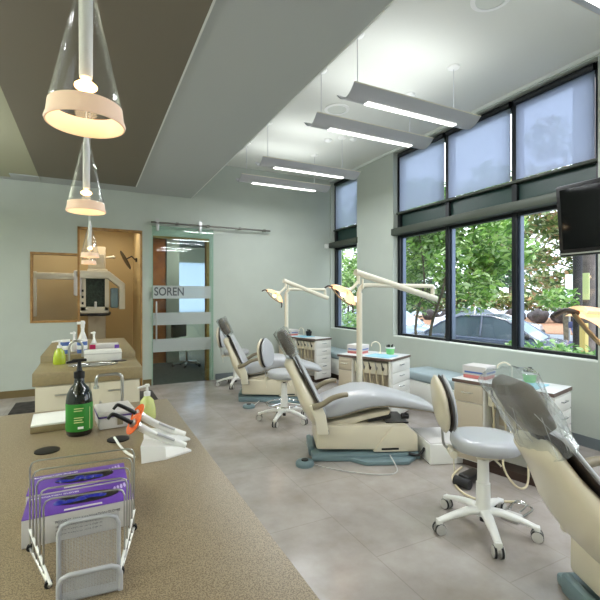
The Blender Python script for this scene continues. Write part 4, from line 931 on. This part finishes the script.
# foundation side of the wall down to ground
b = MB(); b.box((WX+.0, -3.2, GZ), (WX+.25, FY+.12, -.001)); struct('foundation', b, M['concrete'])
def leaves(centers, n, size, seed, flat=.0):
    rnd = random.Random(seed); vs, fs = [], []
    for i in range(n):
        c, r = centers[rnd.randrange(len(centers))]
        while True:
            p = V((rnd.uniform(-1, 1), rnd.uniform(-1, 1), rnd.uniform(-1, 1)))
            if .25 < p.length < 1: break
        p = V(c)+V((p.x*r[0], p.y*r[1], p.z*r[2]))
        s = size*rnd.uniform(.6, 1.3)
        e = Euler((rnd.uniform(-.9, .9), rnd.uniform(-.9, .9), rnd.uniform(0, 6.28))).to_matrix()
        pts = [(-1, 0, 0), (-.3, .42, .08), (.5, .34, .05), (1, 0, -.15), (.5, -.34, .05), (-.3, -.42, .08)]
        k = len(vs); vs += [tuple(p+e @ (V(q)*s)) for q in pts]; fs += [(k, k+1, k+2, k+3), (k, k+3, k+4, k+5)]
    return vs, fs
def foliage(name, centers, n, size, seed, m, parent):
    vs, fs = leaves(centers, n, size, seed); me = bpy.data.meshes.new(name); me.from_pydata(vs, [], fs); me.materials.append(m)
    o = bpy.data.objects.new(name, me); COL.objects.link(o); o.parent = parent
    if parent: o.location = -parent.location
    return o
def blob_centers(c, R_, n, r, seed):
    rnd = random.Random(seed); out = []
    for i in range(n):
        p = V((rnd.gauss(0, .5), rnd.gauss(0, .5), rnd.gauss(0, .5))); p = V((max(-1, min(1, p.x)), max(-1, min(1, p.y)), max(-1, min(1, p.z))))
        q = r*rnd.uniform(.7, 1.3); out.append((V(c)+V((p.x*R_[0], p.y*R_[1], p.z*R_[2])), (q, q, q*.7)))
    return out
def tree(loc, label, crown_c, crown_R, nb, br, nl, ls, m, stems, seed, name='tree', group='trees outside the windows'):
    t = thing(name, label, 'tree', loc, group=group)
    rnd = random.Random(seed); b = MB(); cc = V(crown_c)
    for k in range(stems):
        a = 2*PI*k/stems+rnd.uniform(-.4, .4); s = .10*(stems > 1)
        p0 = V(loc)+V((s*math.cos(a), s*math.sin(a), 0)); h = cc.z-loc[2]
        p1 = p0+V((.25*math.cos(a)*(stems > 1)+.05, .25*math.sin(a)*(stems > 1), h*.4)); p2 = V((cc.x, cc.y, loc[2]+h*.75))+V((.45*math.cos(a), .45*math.sin(a), 0))*crown_R[0]; p3 = V((cc.x, cc.y, cc.z+crown_R[2]*.4))+V((.6*math.cos(a), .6*math.sin(a), 0))*crown_R[0]
        rr = .035 if stems > 1 else .12
        b.tube([p0, p1, p2, p3], [rr, rr*.35], 8, smooth=4)
        for j in range(5):
            u = rnd.uniform(.3, .9); q = p1+(p2-p1)*u; d = V((rnd.uniform(-1, 1), rnd.uniform(-1, 1), rnd.uniform(.1, .8))).normalized(); b.tube([q, q+d*crown_R[0]*.3, q+d*crown_R[0]*.6+V((0, 0, .1))], [rr*.4, rr*.12], 6, smooth=2)
    b.build('trunk', M['bark'], t, world=True)
    foliage('foliage', blob_centers(crown_c, crown_R, nb, br, seed), nl, ls, seed+1, m, t)
tree((6.25, 6.5, GZ), 'leafy green multi-stemmed tree right outside the wide window', (6.3, 6.1, 2.5), (1.0, 1.65, 1.15), 60, .36, 10500, .07, M['leaf'], 5, 3)
tree((6.1, 10.0, GZ), 'green leafy tree outside the narrow far window', (6.1, 10.0, 2.0), (1.1, 1.2, 1.7), 50, .42, 5200, .07, M['leaf'], 3, 5)
tree((17, 10.2, GZ), 'olive and rust leaved tree beyond the car park, right of the green tree', (17, 10.2, 4.7), (3.2, 3.4, 2.8), 60, .8, 12000, .14, M['leaf2'], 1, 8)
tree((22, 2.0, GZ), 'tall olive tree at the far right beyond the utility pole', (22, 2.0, 4.6), (3.2, 3.0, 3.0), 60, .8, 6500, .16, M['leaf2'], 1, 12)
tree((14.5, 17.5, GZ), 'dark green tree at the back of the car park', (14.5, 17.5, 3.6), (2.4, 2.4, 2.8), 60, .9, 6500, .16, M['leafdark'], 1, 14)
tree((11.5, 24, GZ), 'dark green tree far beyond the narrow window', (11.5, 24, 3.0), (3.2, 3.2, 3.0), 60, .9, 6000, .17, M['leafdark'], 1, 17)
def conifer(loc, h, label, seed):
    t = thing('conifer', label, 'tree', loc, group='conifers on the skyline')
    b = MB(); b.tube([(0, 0, 0), (0, 0, h)], [.2, .03], 8); b.build('trunk', M['bark'], t)
    rnd = random.Random(seed); cs = []
    for k in range(26):
        z = h*(.25+.75*k/26); r = (1-k/27)*h*.2+.1
        for j in range(5): a = rnd.uniform(0, 6.28); cs.append((V(loc)+V((r*.6*math.cos(a), r*.6*math.sin(a), z)), (r*.55, r*.55, .25)))
    foliage('foliage', cs, 3500, .22, seed, M['leafdark'], t)
conifer((29.3, 23.4, GZ), 11.3, 'tall conifer whose tip shows through the upper shade', 4); conifer((35.8, 26.8, GZ), 12.2, 'second conifer on the skyline, right of the tall one', 9)
# hedge under the wide window, bed, rocks
t = thing('hedge', 'low fresh green hedge just outside the wide window', 'hedge', (5.2, 3.0, GZ))
foliage('foliage', [(V((5.1+.15*math.sin(k), .8+.18*k, GZ+1.0)), (.25, .22, .30)) for k in range(17)], 3600, .05, 31, M['hedgeleaf'], t); 
b = MB()
for k in range(14): b.tube([(5.1, .9+.2*k, GZ), (5.12, .92+.2*k, GZ+.9)], .012, 6)
b.build('stems', M['bark'], t, world=True)
t = thing('shrub', 'pale green shrub below the narrow far window', 'shrub', (5.0, 7.6, GZ)); foliage('foliage', [(V((5.0, 7.9, GZ+.95)), (.5, .9, .6))], 2200, .05, 32, M['hedgeleaf'], t)
b = MB(); b.prism([(0, 0), (7.5, 0), (7.5, .5), (3.4, .34), (0, .04)], -9, 9, 'y'); o = b.build('planting_bed', M['chips'], smooth=0); o['kind'] = 'structure'; o.location = (20.3, 13.4, GZ); o.rotation_euler.z = math.radians(33)
rnd = random.Random(5); BU = V((math.cos(math.radians(33)), math.sin(math.radians(33)), 0)); BV = V((-BU.y, BU.x, 0))
for k in range(12):
    tmp = MB(); s = rnd.uniform(.56, .62); tmp.ball((0, 0, 0), s, 3, (.95, .9, .72))
    for v in tmp.bm.verts: v.co += v.normal*(noise.noise(v.co*3+V((k*5, 0, 0)))*.2)
    p = V((20.3, 13.4, GZ+.72))+BU*(3.6+.35*(k % 2))+BV*(-7.2+1.24*k)
    o = tag(tmp.build('boulder', M['rock'], smooth=60), 'dark boulder at the back edge of the wood chip bed', 'rock', 'boulders of the low rock wall'); o.location = p
t = thing('shrub', 'yellow green bushy shrub overhanging the boulders', 'shrub', V((20.3, 13.4, GZ))+BU*4.6); foliage('foliage', [(V((20.3, 13.4, GZ+1.55))+BU*(5.3+.3*(k % 2))+BV*(-7+1.2*k), (.8, .9, .75)) for k in range(13)], 7000, .15, 41, M['leaf2'], t)
# utility poles
t = thing('utility_pole', 'weathered wooden utility pole at the right of the wide window', 'pole', (8.5, 4.69, GZ))
b = MB(); b.tube([(0, 0, 0), (0, 0, 8)], .135, 16); b.build('pole', M['polewood'], t)
b = MB(); b.box((-.18, -.10, 1.8), (-.165, .14, 2.3)); b.build('sign_plate', M['labelpale'], t)
b = MB(); b.tube([(7.89, 4.55, GZ), (7.89, 4.55, 7.5)], .075, 14); tag(b.build('dark_pole', M['poledark']), 'dark pole standing left of the weathered utility pole', 'pole')
b = MB(); b.box((7.52, 4.21, GZ), (7.62, 4.31, .95), .01); tag(b.build('wooden_post', mat('yellowish wood', (176, 160, 96), .8)), 'short yellowish wooden post before the utility pole', 'post')
t = thing('street_sign', 'small pale street sign on a thin post left of the dark pole', 'sign', (14.3, 8.5, GZ))
b = MB(); b.tube([(0, 0, 0), (0, 0, 2.6)], .025, 8); b.build('post', M['steel'], t); b = MB(); b.box((-.05, -.12, 1.8), (-.03, .12, 2.6)); b.build('sign_plate', mat('pale sign', (200, 218, 214), .5), t)
# cars
def car(loc, rz, label, body, name='car'):
    t = thing(name, label, 'car', loc, rz, 'parked cars')
    # length along x (front +x), half width .86
    low = [(-2.2, .55), (-2.25, .45), (-2.2, .25), (2.15, .22), (2.25, .4), (2.2, .62), (1.6, .74), (.95, .84), (-1.4, .92), (-2.1, .88)]
    b = MB(); b.loft([[V((x*kx, y, .18+(z-.18)*kz)) for x, z in low] for y, kx, kz in ((-.86, .93, .8), (-.84, .97, .95), (-.72, 1, 1), (.72, 1, 1), (.84, .97, .95), (.86, .93, .8))]); bd = b.build('body', body, t, smooth=35)
    cab = [(.95, .83), (.25, 1.30), (-.1, 1.38), (-.8, 1.38), (-1.35, 1.18), (-1.75, .90)]
    b = MB(); b.loft([[V((x*k2, y*(1 if z < 1 else .86), z)) for x, z in cab] for y, k2 in ((-.74, .98), (-.70, 1), (.70, 1), (.74, .98))]); b.build('glazing', M['carglass'], t, smooth=30)
    b = MB(); b.loft([[V((x*1.0, y*k3, z+.006)) for x, z in ((.93, .84), (.26, 1.295))] for y, k3 in ((-.66, 1), (.66, 1))], cap=False, closed=False); b.bm.verts.ensure_lookup_table(); b.build('windscreen', M['windscreen'], t, smooth=0)
    b = MB(); b.loft([[V((x, y, z+.012)) for x, z in ((.27, 1.285), (-.1, 1.385), (-.8, 1.385), (-1.33, 1.19))]+[V((x, y, z-.005)) for x, z in ((-1.33, 1.19), (-.8, 1.385), (-.1, 1.385), (.27, 1.285))] for y in (-.63, -.55, .55, .63)]); b.build('roof', body, t, smooth=30)
    for s_ in (-1, 1):
        b = MB()
        for x0, x1 in (((.93, .85), (.25, 1.30)), ((-.32, .9), (-.30, 1.38)), ((-1.72, .92), (-1.33, 1.19))): b.tube([(x0[0], s_*.745, x0[1]), (x1[0], s_*.63, x1[1])], .03, 6)
        b.tube([(.25, s_*.635, 1.30), (-.1, s_*.635, 1.385), (-.8, s_*.635, 1.385), (-1.35, s_*.635, 1.19)], .025, 6); b.build('pillars', body, t)
        b = MB(); b.ball((.75, s_*.93, .95), .1, 2, (.6, 1, .7)); b.build('mirror', M['black'], t)
        for x in (-1.35, 1.38):
            b = MB(); b.tube([(x, s_*.66, .32), (x, s_*.87, .32)], .32, 24); wh = b.build('wheel', M['rubber'], t)
            b = MB(); b.tube([(x, s_*.865, .32), (x, s_*.885, .32)], .2, 20); b.build('hubcap', M['alu'], wh)
        b = MB(); b.ball((2.12, s_*.62, .58), .13, 2, (.5, 1.2, .6)); b.build('headlight', M['chrome'], t)
    return t
M['carglass'] = mat('car glass', (84, 98, 110), .08, coat=.5); M['windscreen'] = mat('pale windscreen', (170, 196, 206), .1, coat=.5)
blue = mat('dark blue grey paint', (84, 94, 116), .25, coat=.6); wht = mat('white car paint', (222, 226, 232), .25, coat=.6); sil = mat('silver blue paint', (150, 166, 190), .25, coat=.6)
car((9.3, 7.2, GZ), math.radians(-66), 'dark blue grey car parked nearest outside the wide window', blue)
car((16.2, 13.4, GZ), math.radians(-62), 'white car parked far behind the dark blue grey car', wht)
car((10.2, 12.6, GZ), math.radians(-66), 'silver blue car parked behind the stems of the green tree', sil)
# person walking by
t = thing('person', 'person in pink top and blue jeans with a dark bag, arm raised, beyond the poles', 'person', (13.2, 7.6, GZ), math.radians(150))
def skinobj(name, verts, edges, radii, m, sub=2):
    me = bpy.data.meshes.new(name); me.from_pydata(verts, edges, []); o = bpy.data.objects.new(name, me); COL.objects.link(o); o.parent = t; me.materials.append(m)
    sk = o.modifiers.new('skin', 'SKIN'); sk.use_smooth_shade = True
    for i, r_ in enumerate(radii): me.skin_vertices[0].data[i].radius = (r_, r_)
    me.skin_vertices[0].data[0].use_root = True
    sb = o.modifiers.new('sub', 'SUBSURF'); sb.levels = 1; sb.render_levels = sub
    return o
skin = mat('skin', (206, 150, 122), .5)
bv = [(0, 0, .95), (0, 0, 1.15), (0, 0, 1.38), (0, 0, 1.48), (.01, 0, 1.56), (.01, 0, 1.66), (.0, .09, .90), (.12, .10, .50), (.02, .10, .08), (.14, .10, .04), (0, -.09, .90), (-.06, -.10, .50), (-.24, -.10, .10), (-.14, -.10, .05),
      (0, .17, 1.40), (.22, .2, 1.36), (.44, .16, 1.56), (.52, .15, 1.62), (0, -.17, 1.40), (-.04, -.22, 1.12), (.08, -.2, .90), (.12, -.19, .84)]
be = [(0, 1), (1, 2), (2, 3), (3, 4), (4, 5), (0, 6), (6, 7), (7, 8), (8, 9), (0, 10), (10, 11), (11, 12), (12, 13), (2, 14), (14, 15), (15, 16), (16, 17), (2, 18), (18, 19), (19, 20), (20, 21)]
brd = [.13, .12, .13, .055, .085, .075, .085, .06, .04, .035, .085, .06, .04, .035, .06, .042, .032, .03, .06, .042, .032, .03]
skinobj('body', bv, be, brd, skin)
skinobj('top', [bv[i] for i in (0, 1, 2, 14, 18)]+[(.12, .19, 1.37), (-.02, -.2, 1.26)], [(0, 1), (1, 2), (2, 3), (2, 4), (3, 5), (4, 6)], [.145, .135, .145, .075, .075, .06, .06], mat('pink top', (226, 140, 146), .8))
skinobj('jeans', [bv[i] for i in (0, 6, 7, 8, 10, 11, 12)], [(0, 1), (1, 2), (2, 3), (0, 4), (4, 5), (5, 6)], [.14, .1, .075, .055, .1, .075, .055], mat('denim', (84, 100, 140), .9))
b = MB(); b.ball((-.01, 0, 1.68), .10, 2, (1, .9, 1)); b.build('hair', M['piping'], t)
b = MB(); b.box((.08, .14, .92), (.38, .24, 1.12), .04); b.build('bag', mat('navy bag', (40, 48, 84), .7), t)
